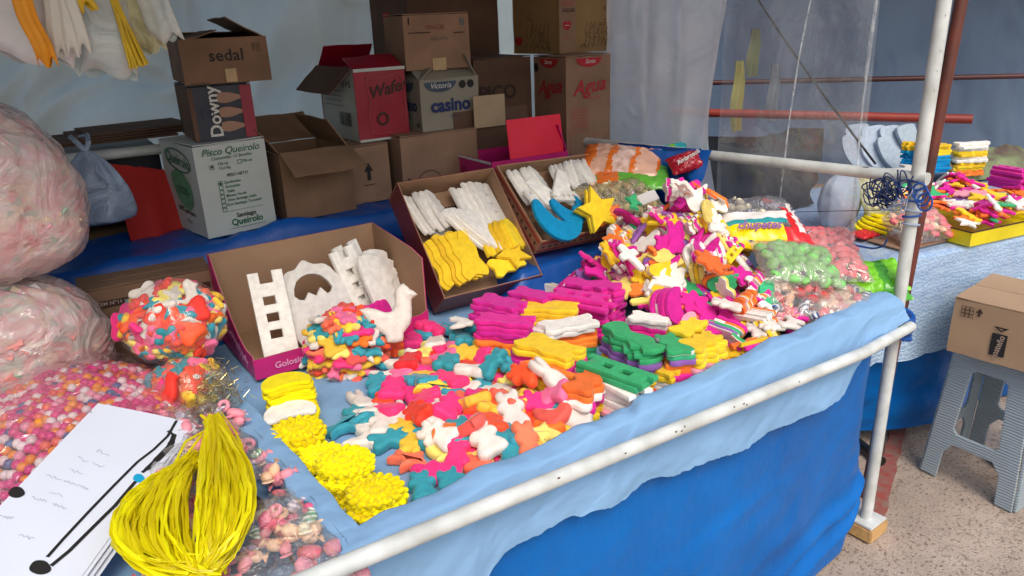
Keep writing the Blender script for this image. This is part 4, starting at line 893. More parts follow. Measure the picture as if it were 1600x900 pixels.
# yellow flower and cap stacks along the left rim
ZFW = 'in the yellow flower stack'
for (px_, py_, zt, n_, s_, sz, w_) in ((583, 762, .794, 8, 'flower', .098, 'nearest the front corner'), (538, 715, .800, 9, 'flower', .100, 'second from the front corner'), (500, 706, .770, 5, 'flower', .085, 'squeezed low between the larger ones'), (464, 668, .790, 8, 'flower', .100, 'third from the front corner'),
                                    (452, 630, .800, 3, 'cap', .105, ''), ):
    p = PZ(px_, py_, zt)
    if s_ == 'flower':
        stack(T((p.x, p.y, zt-n_*.0085)), 'flower', sz, .0085, [('lemon', n_)], 'in the yellow flower stack '+w_, jit=.0035, jr=20)
p = PZ(452, 628, .795)
stack(T((p.x, p.y, .727)) @ Matrix.Rotation(R(-10), 4, 'Z'), 'cap', .105, .009, [('lemon', 5), ('white', 1)], 'in the cap stack behind the yellow flowers', jit=.003, jr=4)
p = PZ(451, 598, .81)
stack(T((p.x, p.y, .727)) @ Matrix.Rotation(R(-10), 4, 'Z'), 'cap', .10, .009, [('lemon', 10)], 'in the tall cap stack next to the magenta carton', jit=.003, jr=4)
# raised petals on the two front flowers
# ---------------------------------------------------------------- loose jelly animals in the front of the tray
ZG = 'among the loose jelly animals'
G = {'W': 'white', 'P': 'hot pink', 'Y': 'yellow', 'T': 'teal', 'O': 'coral', 'R': 'red', 'L': 'pale yellow', 'N': 'orange', 'S': 'rose'}
r6 = random.Random(5)
for i in range(72):     # lower layer
    px_ = r6.uniform(590, 890); py_ = r6.uniform(520, 720)
    if py_ > 520+(900-px_)*.2+180 or (px_ > 750 and py_ < 590) or (px_ > 830 and py_ < 640) or (px_ < 640 and py_ > 650): continue
    p = PZ(px_, py_, .735)
    if p.x < .20 or p.y < .085: continue
    M_ = FT.drop('cub', .074, .020, p.x, p.y, r6.uniform(0, 6.28), .6, q=66)
    candy(r6.choice(['cub', 'bear', 'hen', 'cub']), G[r6.choice('WPYTORLP')], GU, M_, .078, .022, ZG, True, var=r6.randint(0, 2))
GL = """645 516 P b 20;655 507 T r 60;672 508 P b 80;708 508 T r 90;735 513 T r 70;612 528 R d 10;655 537 L h 30;692 532 P h 20;728 545 Y b 80;748 532 Y r 70
628 552 W h 40;606 570 W h 20;652 572 Y b 100;668 567 P r 100;698 563 T d 0;740 575 W r 100;773 572 T d -20;803 570 T d 170;602 607 R d 20;638 600 P b 60;680 602 Y f 10
710 605 T r 80;730 618 O b 70;752 622 P b 60;808 609 L r 100;785 603 Y r 110;825 604 R d 60;640 628 W h 10;622 645 W b 40;602 640 P r 80;562 645 T b 60;588 628 W f 40
641 668 Y b 85;665 676 T d 30;692 658 W h -20;706 682 N f 50;743 655 P b 80;780 652 Y b 88;547 660 T f 60;568 680 W h 60;606 682 T d -50;722 684 T b 40;641 717 O f 0
716 708 P d 10;760 700 W b 50;795 707 T d 30;832 655 R d 20;856 668 N b 40;846 688 L f 20;803 690 T b 60;888 656 W r 95;868 640 S b 80;856 614 W r 60;683 733 P b 105
749 730 O d 20;660 757 T d 30;710 753 T b 50;820 702 O b 30;700 650 P b 10;760 640 R h 60;675 640 W b 30;720 590 W b 70;590 585 T d 40;560 612 W r 60;640 560 R b 0
760 555 P d 30;700 590 P b 80;668 620 P d 0;810 640 Y h 30;790 630 O b 50;765 675 R b 40;735 635 Y f 20;840 630 P d 60;612 600 P b 30;655 590 T b 70;625 575 S d 10
700 545 S h 20;680 525 W b 10;720 528 T d 30;738 560 R b 50;660 655 R d 50;690 690 W d 80;596 660 W d 30;800 655 W b 20;745 690 O h 45;870 660 O h 10"""
SC = {'b': 'cub', 'd': 'bear', 'h': 'hen', 'f': 'dolphin', 'r': 'rabbit'}
for it in GL.replace('\n', ';').split(';'):
    a = it.split(); p = PZ(float(a[0]), float(a[1]), .765 if float(a[1]) < 640 else .748); p.y = max(p.y, .088)
    sz = r6.uniform(.076, .090); rot = R(float(a[4])-54+r6.uniform(-12, 12)) + (R(0) if a[3] in 'br' else 0)
    M_ = FT.drop(SC[a[3]], sz, .023, p.x, p.y, rot, .8, q=74)
    candy(SC[a[3]], G[a[2]], GU, M_, sz, .0245, ZG, True, var=r6.randint(0, 2))
M_ = frame(PZ(613, 493, .845), (.86, -.5, 0), (.10, .30, .95)); candy('hen', 'white', GU, M_, .13, .028, 'standing large behind the loose jelly animals', True)
for k in range(5):
    p = PZ(720, 500, .78+.008*k); candy('hen', 'white', SU, T((p.x, p.y, .765+k*.009)) @ Matrix.Rotation(R(20+4*k), 4, 'Z'), .07, .009, 'in the small white stack beside the magenta pieces', var=k % 3, post='from the top|%d|5' % (5-k))

# ---------------------------------------------------------------- bags packed with jelly animals
def jelly_bag(name, label, cx, cy, cz, rx, ry, rz, n_, zone, clear=.93, seed=1, size=.070, flat=False):
    r_ = random.Random(seed); k = 0
    for i in range(n_):
        zc = 1-(i+.5)/n_*1.75; rad = math.sqrt(max(0, 1-zc*zc)); a = i*2.399963
        d = Vector((rad*math.cos(a), rad*math.sin(a), zc)); p = Vector((cx+d.x*rx, cy+d.y*ry, cz+d.z*rz)); nn = Vector((d.x/rx, d.y/ry, d.z/rz)).normalized()
        if nn.dot(Vector((.35, .9, -.1))) > .8: continue
        t = nn.orthogonal().normalized(); t = Matrix.Rotation(r_.uniform(0, 6.28), 3, nn) @ t
        c = G[r_.choice('WWPPYYTTOORLNS')]; s_ = r_.choice(['bear', 'cub', 'hen', 'cub', 'dolphin'])
        if flat: nn = Vector((nn.x*.35+r_.gauss(0, .12), nn.y*.35+r_.gauss(0, .12), 1)).normalized(); t = Matrix.Rotation(r_.uniform(0, 6.28), 3, nn) @ nn.orthogonal().normalized()
        M_ = frame(p-nn*.014, t, n=nn) @ Matrix.Rotation(R(r_.uniform(-25, 25)), 4, 'X')
        candy(s_, c, GU, M_, size*r_.uniform(.85, 1.1), .015, zone, True, var=r_.randint(0, 2))
    core = grid(lambda u, v: (cx+rx*.86*math.sin(math.pi*v)*math.cos(6.2832*u), cy+ry*.86*math.sin(math.pi*v)*math.sin(6.2832*u), cz+rz*.86*math.cos(math.pi*v)), 24, 14, 'jelly_filling', True)
    tag(link('jelly_filling', core, GU['coral']), 'jelly animals packed deep '+zone, kind='stuff')
    if flat: return
    def f(u, v):
        th_ = math.pi*(.02+.96*v); a = 2*math.pi*u; w_ = 1+.05*fbm(3*math.cos(a), 3*math.sin(a), v*4+seed)+.02*math.sin(a*14+v*5)
        return (cx+(rx+.010)*w_*math.sin(th_)*math.cos(a), cy+(ry+.010)*w_*math.sin(th_)*math.sin(a), cz+(rz+.010)*math.cos(th_)*w_)
    tag(link(name, grid(f, 64, 40, name, True), film('clear_film', 'ffffff', .97, .25, 18, .08)), label, 'bag')
jelly_bag('clear_bag', 'round clear bag bulging with jelly animals, between the sacks and the magenta carton', -.020, .800, .905, .098, .10, .082, 85, 'in the round clear bag left of the magenta carton', seed=3, size=.082)
jelly_bag('clear_bag', 'small lower clear bag of jelly animals with a red one in front', -.045, .700, .790, .075, .07, .055, 50, 'in the small clear bag under the round one', seed=8)
M_ = frame(PZ(262, 617, .815), (.8, -.55, .2), (.2, .5, .8)); candy('hen', 'red', GU, M_, .075, .02, 'in front of the small clear bag', True)
jelly_bag('clear_bag', '', .325, .690, .790, .078, .065, .085, 105, 'in the loose pile before the magenta carton', seed=12, flat=True, size=.075)

# ---------------------------------------------------------------- gumballs in a clear bag
BALL = {c: mat('gumball_'+c.replace(' ', '_'), h, .3, .2, 200, .06, 30, bdist=.0003, sss=.1, objvar=.08) for c, h in (('magenta', '#e0268a'), ('white', '#f3eeee'), ('orange', '#f79a1e'), ('coral', '#f26a58'), ('blue', '#41609f'), ('pink', '#f2a1bd'))}
bm = bmesh.new(); bmesh.ops.create_icosphere(bm, subdivisions=2, radius=.0094); me0 = bpy.data.meshes.new('gumball'); bm.to_mesh(me0); bm.free(); me0.shade_smooth()
BM_ = {}
for c in BALL: q = me0.copy(); q.materials.append(BALL[c]); BM_[c] = q
def ballmound(x, y):
    a = ((x+.25)/.21)**2+((y-.70)/.33)**2
    return .735 + (.115*math.sqrt(max(0, 1-a)) if a < 1 else 0) + .01*fbm(x*8, y*8, 2)
r7 = random.Random(21); nb = 0; used_ = {}
cand = []
for i in range(60):
    for j in range(60):
        x = -.47+i*.0166+(j % 2)*.0083; y = .36+j*.0146
        if ((x+.25)/.21)**2+((y-.70)/.33)**2 < .97: cand.append((x+r7.gauss(0, .0015), y+r7.gauss(0, .0015)))
vis = []
for x, y in cand:
    z = ballmound(x, y); pp = proj((x, y, z))
    inp = (-25 < pp[0] < 262 and 535 < pp[1] < 800)
    under_paper = pp[0] > 0 and pp[1] > 640+max(0, (155-pp[0])*.92) and pp[1] > 640
    vis.append((not inp or under_paper, (x+.3)**2+(y+.857)**2, x, y, z+r7.gauss(0, .002)))
vis.sort()
sv = []; sf = []; si_ = []; bl_ = list(BALL)
for k, (hid, d, x, y, z) in enumerate(vis):
    c = r7.choice(['magenta']*9+['white']*5+['orange']*4+['coral']*3+['blue', 'pink', 'pink'])
    if k < 300 and not hid:
        o = bpy.data.objects.new('gumball', BM_[c]); col.objects.link(o); o.location = (x, y, z)
        pp = proj((x, y, z)); near_ = min((('at the edge of the booklet', 110, 665), ('at the left edge of the picture', 5, 690), ('below the sacks', 60, 590), ('beside the small bag of jelly animals', 215, 590), ('right behind the booklet top', 190, 625)), key=lambda q: (q[1]-pp[0])**2+(q[2]-pp[1])**2)[0]
        tag(o, '%s gumball in the clear bag, %s' % (c, near_), 'candy', '%s gumballs %s' % (c, near_))
    else:
        b0 = len(sv); sv += [Vector((x, y, z))+v.co for v in me0.vertices]; sf += [tuple(b0+i for i in p.vertices) for p in me0.polygons]; si_ += [bl_.index(c)]*len(me0.polygons)
for k in range(420):     # deeper balls
    x, y = r7.choice(cand); z = ballmound(x, y)-.014-r7.random()*.02; b0 = len(sv); sv += [Vector((x, y, z))+v.co for v in me0.vertices]; sf += [tuple(b0+i for i in p.vertices) for p in me0.polygons]; si_ += [r7.choice([0, 0, 0, 1, 2])]*len(me0.polygons)
meF = mesh('gumball_filling', sv, sf, True)
for c in bl_: meF.materials.append(BALL[c])
for p_, i_ in zip(meF.polygons, si_): p_.material_index = i_
tag(link('gumball_filling', meF), 'more gumballs deep inside the clear bag', kind='stuff')
def bagtop(u, v):
    x = -.49+.48*u; y = .34+.74*v; e_ = ((x+.25)/.225)**2+((y-.71)/.355)**2
    z = ballmound(x, y)+.0105 if e_ < .9 else .742
    h = .735+.125*math.sqrt(max(0, 1-e_))+.011 if e_ < 1 else .742
    return (x, y, max(h, z*.3+h*.7)+.006*fbm(x*14, y*9, 4)+.004*math.sin(x*60+y*45+5*fbm(x*5, y*5, 1)))
tag(link('clear_bag', grid(bagtop, 90, 110, 'clear_bag'), film('crinkle_film', 'fdeef4', .92, 1.0, 11, .09, gloss=.17)), 'large clear crinkled bag full of mixed gumballs at the left', 'bag')
# twisted red and white neck of that bag
pts = [(-.50, .96, .83), (-.42, .99, .845), (-.34, 1.0, .848), (-.26, .985, .84)]
for k in range(7):
    q = [Vector(p)+Vector((rng.gauss(0, .006), rng.gauss(0, .010), rng.gauss(0, .005))) for p in pts]
    if k == 0: neck = empty('bag_neck', (0, 0, 0), 0, 'twisted pink film neck of the gumball bag beside the sacks', 'bag neck')
    link('fold', tube([q[0].lerp(q[1], t/3) for t in range(3)]+[q[1].lerp(q[2], t/3) for t in range(3)]+[q[2].lerp(q[3], t/3) for t in range(4)], [.004+.003*math.sin(t) for t in range(10)], 6, 'fold'), mat('pink_film', '#d9566e', .25, .5, 60, .2, 20), neck)

# ---------------------------------------------------------------- two big sacks of wafers
def sack(cx, cy, cz, rx, ry, rz, seed, label):
    root = empty('plastic_sack', (cx, cy, cz), 0, label, 'sack')
    r_ = random.Random(seed)
    def surf(a, th_, k=1.0):
        s_, c_ = math.sin(th_), math.cos(th_); p = .62
        sg = lambda t, e_: math.copysign(abs(t)**e_, t)
        w_ = 1+.05*fbm(2*math.cos(a), 2*math.sin(a), c_*2+seed)
        return Vector((rx*k*w_*sg(math.cos(a), .80)*(1-.10*c_)*sg(s_, p), ry*k*w_*sg(math.sin(a), .85)*sg(s_, p), rz*k*sg(c_, .68) - .02*(math.cos(a)*s_)**2))
    vs = []; fs = []; mi_ = []
    for i in range(2200):
        a = r_.uniform(0, 6.28); th_ = math.acos(r_.uniform(-.98, .98)); p = surf(a, th_, .905); nn = Vector((p.x/rx**2, p.y/ry**2, p.z/rz**2)).normalized()
        t = Matrix.Rotation(r_.uniform(0, 6.28), 3, nn) @ nn.orthogonal().normalized(); F_ = frame(p, t, n=nn) @ Matrix.Rotation(r_.gauss(0, .10), 4, 'X') @ Matrix.Rotation(r_.gauss(0, .10), 4, 'Y')
        a_, b_ = r_.uniform(.012, .026), r_.uniform(.014, .028); b0 = len(vs)
        for z_ in (-.006, .006):
            for X_, Y_ in ((-a_, -b_), (a_, -b_), (a_, b_), (-a_, b_)): vs.append(F_ @ Vector((X_, Y_, z_)))
        fs += [(b0, b0+3, b0+2, b0+1), (b0+4, b0+5, b0+6, b0+7)]+[(b0+q, b0+(q+1) % 4, b0+4+(q+1) % 4, b0+4+q) for q in range(4)]; mi_ += [r_.choice([0, 0, 0, 1, 1, 2, 3, 4])]*6
    me = mesh('wafer_filling', vs, fs)
    for h_ in ('#ee9f98', '#faf4ee', '#f0b0ba', '#f3e2bc', '#a9c9b2'): me.materials.append(mat('wafer'+h_[1:], h_, .8))
    for p_, i_ in zip(me.polygons, mi_): p_.material_index = i_
    tag(link('wafer_filling', me, None, root), 'pink and white wafer squares packed behind the film', kind='stuff')
    def f(u, v):
        a = 2*math.pi*u; th_ = math.pi*(.01+.98*v); p = surf(a, th_)
        p += p.normalized()*(.007*fbm(p.x*12, p.y*12, p.z*16, 3)+.006*math.sin(a*15+3*fbm(p.x*5, p.z*5, 1))*(.15+abs(math.cos(th_))**3))
        return p
    link('film', grid(f, 110, 60, 'film', True), film('milky_film', 'f3e4e5', .34, .9, 9, .2, gloss=.07, flat=.40), root)
sack(-.37, 1.00, .875, .245, .17, .145, 31, 'lower milky plastic sack packed with pink and white wafers')
sack(-.37, 1.02, 1.205, .262, .18, .185, 47, 'upper milky plastic sack resting on another, showing pink and green wafers')
#PART3
# ---------------------------------------------------------------- pillow bags (printed or clear)
def pillow(name, label, o, ux, n_, w_, l_, t_, mats, bands=None, seed=1, cat='bag', crimp=.012, nu=44, nv=34, puffp=2.4):
    """flat plastic bag; ux along its length l_, n_ up; bands: (u from, u to, material index)"""
    F_ = frame(o, ux, n=n_); vs = []; fs = []; mi_ = []
    def hgt(u, v):
        a, b_ = abs(2*u-1), abs(2*v-1)
        e_ = max(0, 1-a**puffp)*max(0, 1-b_**puffp)
        return .5*t_*e_**.5*(1+.22*fbm(u*3+seed, v*3, seed)) + .0
    for s_ in (1, -1):
        for j in range(nv):
            for i in range(nu):
                u, v = i/(nu-1), j/(nv-1)
                x = (u-.5)*l_*(1-.05*(1-abs(2*v-1))*abs(2*u-1)**4); y = (v-.5)*w_*(1-.10*(1-abs(2*u-1))*0+.06*math.cos(u*40)*0)
                wr = .0035*fbm(u*9+seed, v*9, seed*2)+.002*math.sin(u*50+8*fbm(u*2, v*2, seed)) * (abs(2*v-1)**3+.15)
                vs.append(F_ @ Vector((x+.004*fbm(v*8, u*8, seed+4), y+.004*fbm(u*8, v*8, seed), s_*hgt(u, v)+wr)))
    N = nu*nv
    for s_ in (0, 1):
        for j in range(nv-1):
            for i in range(nu-1):
                a = s_*N+j*nu+i; q = (a, a+1, a+1+nu, a+nu); fs.append(q if s_ == 0 else q[::-1])
                u, v = i/(nu-1), j/(nv-1); k = 0
                for bnd in (bands or ()):
                    if bnd[0] <= u+.03*fbm(v*4, u*4, seed)*bnd[3] < bnd[1] and (len(bnd) < 6 or bnd[4] <= v < bnd[5]): k = bnd[2]
                mi_.append(k)
    me = mesh(name, vs, fs, True)
    for m_ in mats: me.materials.append(m_)
    for p_, i_ in zip(me.polygons, mi_): p_.material_index = i_
    o_ = link(name, me); tag(o_, label, cat); return o_, F_
def pr(nm, h, r_=.25): return mat('print_'+nm, h, r_, .35, 35, .12, 20, bdist=.003)
CLR = film('bag_film', 'f4f6f6', .90, .5, 40, .08); CLR2 = film('bag_film_soft', 'f7efe9', .84, .8, 12, .12, gloss=.09)
candy_mesh  # pills and wrapped sweets
def lathe(prof, seg, name, sx=1): 
    vs = []; fs = []
    for i, (x, r_) in enumerate(prof):
        for k in range(seg): a = 2*math.pi*k/seg; vs.append((x, r_*math.cos(a), r_*math.sin(a)*sx))
    for i in range(len(prof)-1):
        for k in range(seg): fs.append((i*seg+k, i*seg+(k+1) % seg, (i+1)*seg+(k+1) % seg, (i+1)*seg+k))
    fs.append(tuple(range(seg))); fs.append(tuple((len(prof)-1)*seg+k for k in reversed(range(seg))))
    return mesh(name, vs, fs, True)
pill = lathe([(-.5, .06), (-.47, .2), (-.36, .34), (-.15, .42), (.15, .42), (.36, .34), (.47, .2), (.5, .06)], 12, 'mint', .7)
wrapm = lathe([(-.62, .26), (-.50, .14), (-.40, .05), (-.32, .20), (-.2, .28), (0, .31), (.2, .28), (.32, .20), (.40, .05), (.50, .14), (.62, .26)], 12, 'wrapped_sweet')
for v in wrapm.vertices:
    if abs(v.co.x) > .42: v.co.y *= 1.25; v.co.z *= .35
ring = bmesh.new()
rv = []; rf = []
for i in range(16):
    for k in range(8):
        a, b_ = 2*math.pi*i/16, 2*math.pi*k/8; rv.append(((.32+.16*math.cos(b_))*math.cos(a), (.32+.16*math.cos(b_))*math.sin(a), .16*math.sin(b_)))
        rf.append((i*8+k, i*8+(k+1) % 8, ((i+1) % 16)*8+(k+1) % 8, ((i+1) % 16)*8+k))
ring.free(); ringm = mesh('ring_sweet', rv, rf, True)
def stripe_mat(nm, h1, h2):
    if nm in MATS: return MATS[nm]
    m = mat(nm, h1, .25, .3, 60, .05, 20, bdist=.001); n = m.node_tree.nodes; l = m.node_tree.links
    w_ = n.new('ShaderNodeTexWave'); w_.inputs['Scale'].default_value = 1.6; w_.inputs['Distortion'].default_value = 1; w_.bands_direction = 'DIAGONAL'
    tc = n.new('ShaderNodeTexCoord'); l.new(tc.outputs['Object'], w_.inputs['Vector']); mx = n.new('ShaderNodeMixRGB'); mx.inputs[1].default_value = lin(h1); mx.inputs[2].default_value = lin(h2)
    cr = n.new('ShaderNodeValToRGB'); cr.color_ramp.elements[0].position = .4; cr.color_ramp.elements[1].position = .5; l.new(w_.outputs[0], cr.inputs[0]); l.new(cr.outputs[0], mx.inputs[0]); l.new(mx.outputs[0], n['Principled BSDF'].inputs['Base Color']); return m
SWT = {'green striped': stripe_mat('sweet_green', '#d8dfd0', '#6fa285'), 'pink': mat('sweet_pink', '#ff9fb0', .3, .3, 60, .1, 20, objvar=.1), 'peach': mat('sweet_peach', '#f8caa8', .3, .3, 60, .1, 20, objvar=.1),
       'lilac striped': stripe_mat('sweet_lilac', '#ddd3da', '#a394b0'), 'cream': mat('sweet_cream', '#f0e6c6', .3, .3, 60, .1, 20, objvar=.1), 'light green': mat('sweet_lime', '#86cf74', .35, .3, 60, .1, 20, objvar=.12),
       'salmon': mat('sweet_salmon', '#ee7480', .35, .3, 60, .1, 20, objvar=.12), 'red': mat('sweet_red', '#d5423f', .35, .3, 60, .1, 20, objvar=.12), 'navy striped': stripe_mat('sweet_navy', '#c7cdd8', '#33507e'), 'rose': mat('sweet_rose', '#ff6f96', .3, .3, 60, .1, 20, objvar=.1)}
SM = {}
def sweet(kind, base, c, mw, size, zone):
    k = (kind, c)
    if k not in SM: q = base.copy(); q.materials.append(SWT[c]); q.name = kind; SM[k] = q
    o = bpy.data.objects.new(kind, SM[k]); col.objects.link(o); o.matrix_world = mw @ Matrix.Scale(size, 4)
    o['category'] = 'sweet'; o['group'] = zone; ALL.append((o, c, kind, zone, None, '')); return o
def fill_bag(F_, l_, w_, t_, n_, kind, base, cols_, size, zone, seed):
    r_ = random.Random(seed); k = 0; done = []
    for _ in range(n_*30):
        u, v = r_.uniform(-.43, .43), r_.uniform(-.42, .42)
        if any((u-a)**2*l_*l_+(v-b_)**2*w_*w_ < (size*.62)**2 for a, b_ in done): continue
        done.append((u, v)); e_ = (max(0, 1-abs(2*u)**2.4)*max(0, 1-abs(2*v)**2.4))**.5
        M_ = F_ @ T((u*l_, v*w_, .5*t_*e_-size*.36)) @ Matrix.Rotation(r_.uniform(0, 6.28), 4, 'Z') @ Matrix.Rotation(r_.gauss(0, .3), 4, 'Y')
        sweet(kind, base, r_.choice(cols_), M_, size*r_.uniform(.9, 1.1), zone); k += 1
        if k >= n_: break
# right end of the tray
o_, F_ = pillow('sweet_bag', 'clear bag of salmon pink round sweets lying at the right end of the tray', (1.545, .235, .850), (.72, -.58, -.02), (-.22, -.34, 1), .24, .25, .065, [CLR2], seed=5); fill_bag(F_, .25, .24, .065, 80, 'round_sweet', pill, ['salmon'], .033, 'in the clear bag of pink sweets by the post', 5)
o_, F_ = pillow('sweet_bag', 'clear bag of light green mints lying on top of the other sweet bags', (1.375, .185, .868), (.80, -.55, -.12), (-.16, -.38, 1), .17, .215, .07, [CLR2], seed=6); fill_bag(F_, .215, .17, .07, 46, 'mint_sweet', pill, ['light green'], .037, 'in the clear bag of light green mints', 6)
o_, F_ = pillow('sweet_bag', 'clear bag of red and navy wrapped sweets squeezed under the green mints', (1.345, .125, .800), (.85, -.45, -.10), (-.15, -.45, 1), .17, .26, .07, [CLR2], seed=7); fill_bag(F_, .26, .17, .07, 40, 'wrapped_sweet', wrapm, ['red', 'salmon', 'navy striped', 'peach'], .042, 'in the bag under the green mints', 7)
o_, F_ = pillow('sweet_bag', 'clear bag with navy striped sweets beside the light blue cloth rim', (1.42, .075, .785), (.9, -.2, -.05), (-.1, -.35, 1), .10, .20, .06, [CLR2], seed=17); fill_bag(F_, .20, .10, .06, 16, 'wrapped_sweet', wrapm, ['navy striped', 'salmon', 'cream'], .042, 'in the small bag by the cloth rim at right', 17)
LIME = pr('lime', '#7fd12b'); LIME2 = pr('lime_dark', '#4aa02c')
pillow('sweet_bag', 'shiny lime green printed bag under the pink sweets by the post', (1.60, .115, .795), (.7, -.62, .12), (-.2, -.5, 1), .12, .20, .04, [LIME, LIME2], [(.6, .75, 1, 1)], seed=8)
pillow('sweet_bag', 'second lime green bag folded below the first one', (1.585, .085, .768), (.8, -.45, .10), (-.2, -.5, 1), .10, .19, .035, [LIME2, LIME], [(.1, .5, 1, 1)], seed=9)
# lollipop bag with yellow front
YEL = pr('yellow', '#f7d40f'); RED = pr('red', '#d8262b'); TEA = pr('teal', '#2f9aa0'); WHI = pr('white', '#e9e4e2'); CHO = mat('sweet_mix', '#7d4a48', .4, .6, 40, .5, 25, hex2='#b98f86')
o_, F_ = pillow('sweet_bag', 'grey clear bag with a yellow and red printed front, behind the green mints', (1.46, .385, .925), (.84, -.54, .0), (-.14, -.34, 1), .23, .27, .085, [film('smoke_film', 'd8d6dc', .78, .7, 30, .07), YEL, RED, TEA, WHI],
    [(0, .68, 1, .6, 0, .26), (.68, 1.1, 2, .6, 0, .20), (0, .75, 3, .6, .26, .36), (0, .8, 4, .6, .36, .50), (.78, 1.1, 2, 1, .20, .60), (.86, .93, 4, 1, .15, .75)], seed=10)
fill_bag(F_, .27, .23, .08, 30, 'wrapped_sweet', wrapm, ['red', 'cream', 'lilac striped', 'navy striped'], .036, 'in the yellow fronted bag', 10)
write('chupetes', .034, mat('ink_mauve', '#7b3f8c', .5), o_, F_ @ T((-.02, -.070, .045)) @ Matrix.Rotation(R(-0), 4, 'Z') @ Matrix.Rotation(R(30), 4, 'X'), bold=.03, shear=.3)
# bags behind the heap
ORG = pr('orange', '#e8762b'); PEA = pr('peach', '#e6b49c'); WAF = mat('wafer_crumb', '#caa08f', .6, .7, 60, .5, 40, hex2='#f0cfc6', bdist=.006)
pillow('sweet_bag', 'orange and peach bag of puffed wafers resting behind the heap', (1.445, .905, 1.035), (.55, -.75, -.10), (-.28, -.35, 1), .17, .27, .075, [PEA, ORG, WAF], [(0, .16, 1, .8), (.34, .42, 1, 1), (.42, .62, 2, 1.2), (.62, .68, 1, 1), (.95, 1.1, 1, .3)], seed=13)
pillow('sweet_bag', 'green edged bag lying under the orange wafer bag', (1.42, .83, 1.000), (.75, -.6, -.02), (-.2, -.3, 1), .14, .25, .04, [pr('leaf', '#5fae35'), ORG], [(0, .3, 1, 1)], seed=14)
pillow('sweet_bag', 'turquoise printed bag against the blue sheet at the back', (1.60, .86, 1.04), (.7, -.6, .15), (-.3, -.5, .9), .10, .17, .04, [pr('turquoise', '#27b3bd'), pr('rosy', '#c28a92'), LIME], [(.05, .4, 1, 1), (.62, .72, 2, 1.5)], seed=15)
o_, F_ = pillow('sweet_bag', 'dark red bag with white script beside the white rail end', (1.55, .72, 1.045), (.8, -.4, .2), (-.25, -.55, .8), .07, .11, .045, [pr('wine', '#a3172c')], seed=16); write('Ambrosoli', .022, WHITE_I, o_, F_ @ T((0, 0, .026)) @ Matrix.Rotation(R(20), 4, 'Z'), shear=.3, bold=.02)
o_, F_ = pillow('sweet_bag', 'olive tinted clear bag of wrapped sweets behind the star', (1.31, .77, .950), (.95, -.2, .02), (-.2, -.55, .85), .16, .27, .08, [film('olive_film', 'd9cfa6', .72, .7, 30, .08), ORG], [(0, .35, 1, .6, 0, .25)], seed=18)
fill_bag(F_, .27, .16, .075, 34, 'wrapped_sweet', wrapm, ['cream', 'peach', 'cream', 'lilac striped'], .036, 'in the olive tinted bag behind the star', 18)
c_ = link('paper_tag', slab(.055, .04, .002, 4, 3, .002), mat('tag_paper', '#d2d0d0', .7), None, frame(PZ(995, 307, .995), (.9, -.5, .3), n=(-.3, -.8, -.5)) ); tag(c_, 'small white paper tag lying on the olive tinted bag', 'tag')
# blue sheet bunched over the far end of the side rail
def bunch(u, v):
    y = .66+.42*u; hang = v; x = 1.60 - .02*math.sin(v*3) + .02*fbm(y*9, v*4, 3)
    z = 1.085 - .02*u - .26*hang
    x -= .06*hang*(1-u) ; x += .012*math.sin(y*70)*hang
    return (x, y, z)
tag(link('blue_sheet', grid(bunch, 40, 24, 'blue_sheet'), BTARP2), 'deep blue sheet folded over the far end of the white side rail', 'tarpaulin')
def bunch2(u, v):
    p = Vector((1.36, 1.16, 1.04)).lerp(Vector((1.60, .70, 1.085)), u); return (p.x+.02*fbm(u*5, v*3, 8), p.y+.03*v*math.sin(u*14), p.z-.16*v+.008*fbm(u*8, v*8, 1))
tag(link('blue_sheet', grid(bunch2, 40, 14, 'blue_sheet'), BTARP2), 'blue sheet edge stretched behind the turquoise bag', 'tarpaulin')

# ---------------------------------------------------------------- lower left: wrapped sweets, tinsel
ZL = 'in the clear bags of wrapped sweets at the lower left'
FLW = Field(-.40, .06, -.25, .72, lambda x, y: .735+.055*math.exp(-((x+.08)/.10)**4)+.02*fbm(x*9, y*6, 3))
r8 = random.Random(33)
for i in range(360):
    x, y = r8.uniform(-.34, .010), r8.uniform(-.22, .56)
    if x < -.22 and y > .2: continue
    h = FLW.at(x, y); rr = r8.random(); sz = r8.uniform(.029, .037)
    kd, bs = ('wrapped_sweet', wrapm) if rr < .62 else ('ring_sweet', ringm) if rr < .8 else ('round_sweet', pill)
    if kd == 'ring_sweet': sz *= .8
    M_ = T((x, y, h+sz*.22)) @ Matrix.Rotation(r8.uniform(0, 6.28), 4, 'Z') @ Matrix.Rotation(r8.gauss(0, .45), 4, 'Y') @ Matrix.Rotation(r8.gauss(0, .45), 4, 'X')
    FLW.bump(x, y, sz*.38, h+sz*.36)
    sweet(kd, bs, r8.choice(['green striped', 'pink', 'pink', 'salmon', 'peach', 'peach', 'cream', 'lilac striped', 'rose']), M_, sz, ZL)
tag(link('under_cloth', grid(lambda u, v: (-.9+.86*u, -.3+1.3*v, .7185+.0015*fbm(u*9, v*9, 2)), 20, 20, 'under_cloth'), CLOTH), 'light blue cloth spread under the bags on the left part of the table', 'tablecloth')
def lfilm(x0, x1, y0, y1, sd, lab):
    def f(u, v):
        x, y = x0+(x1-x0)*u, y0+(y1-y0)*v; e_ = min(u, 1-u, v, 1-v)
        return (x, y, .75+(FLW.at(x, y)-.735)*.5+.035*min(1, e_*6)+.012*fbm(x*16, y*16, sd)+.006*fbm(x*50, y*40, sd))
    tag(link('sweet_bag', grid(f, 70, 70, 'sweet_bag'), film('cellophane', 'ffffff', .95, 1.0, 22, .10, gloss=.07, flat=.11)), lab, 'bag')
lfilm(-.16, .015, -.22, .24, 3, 'clear cellophane bag of wrapped sweets nearest the front rail'); lfilm(-.20, .01, .26, .62, 6, 'clear cellophane bag of wrapped sweets beside the light blue rim')
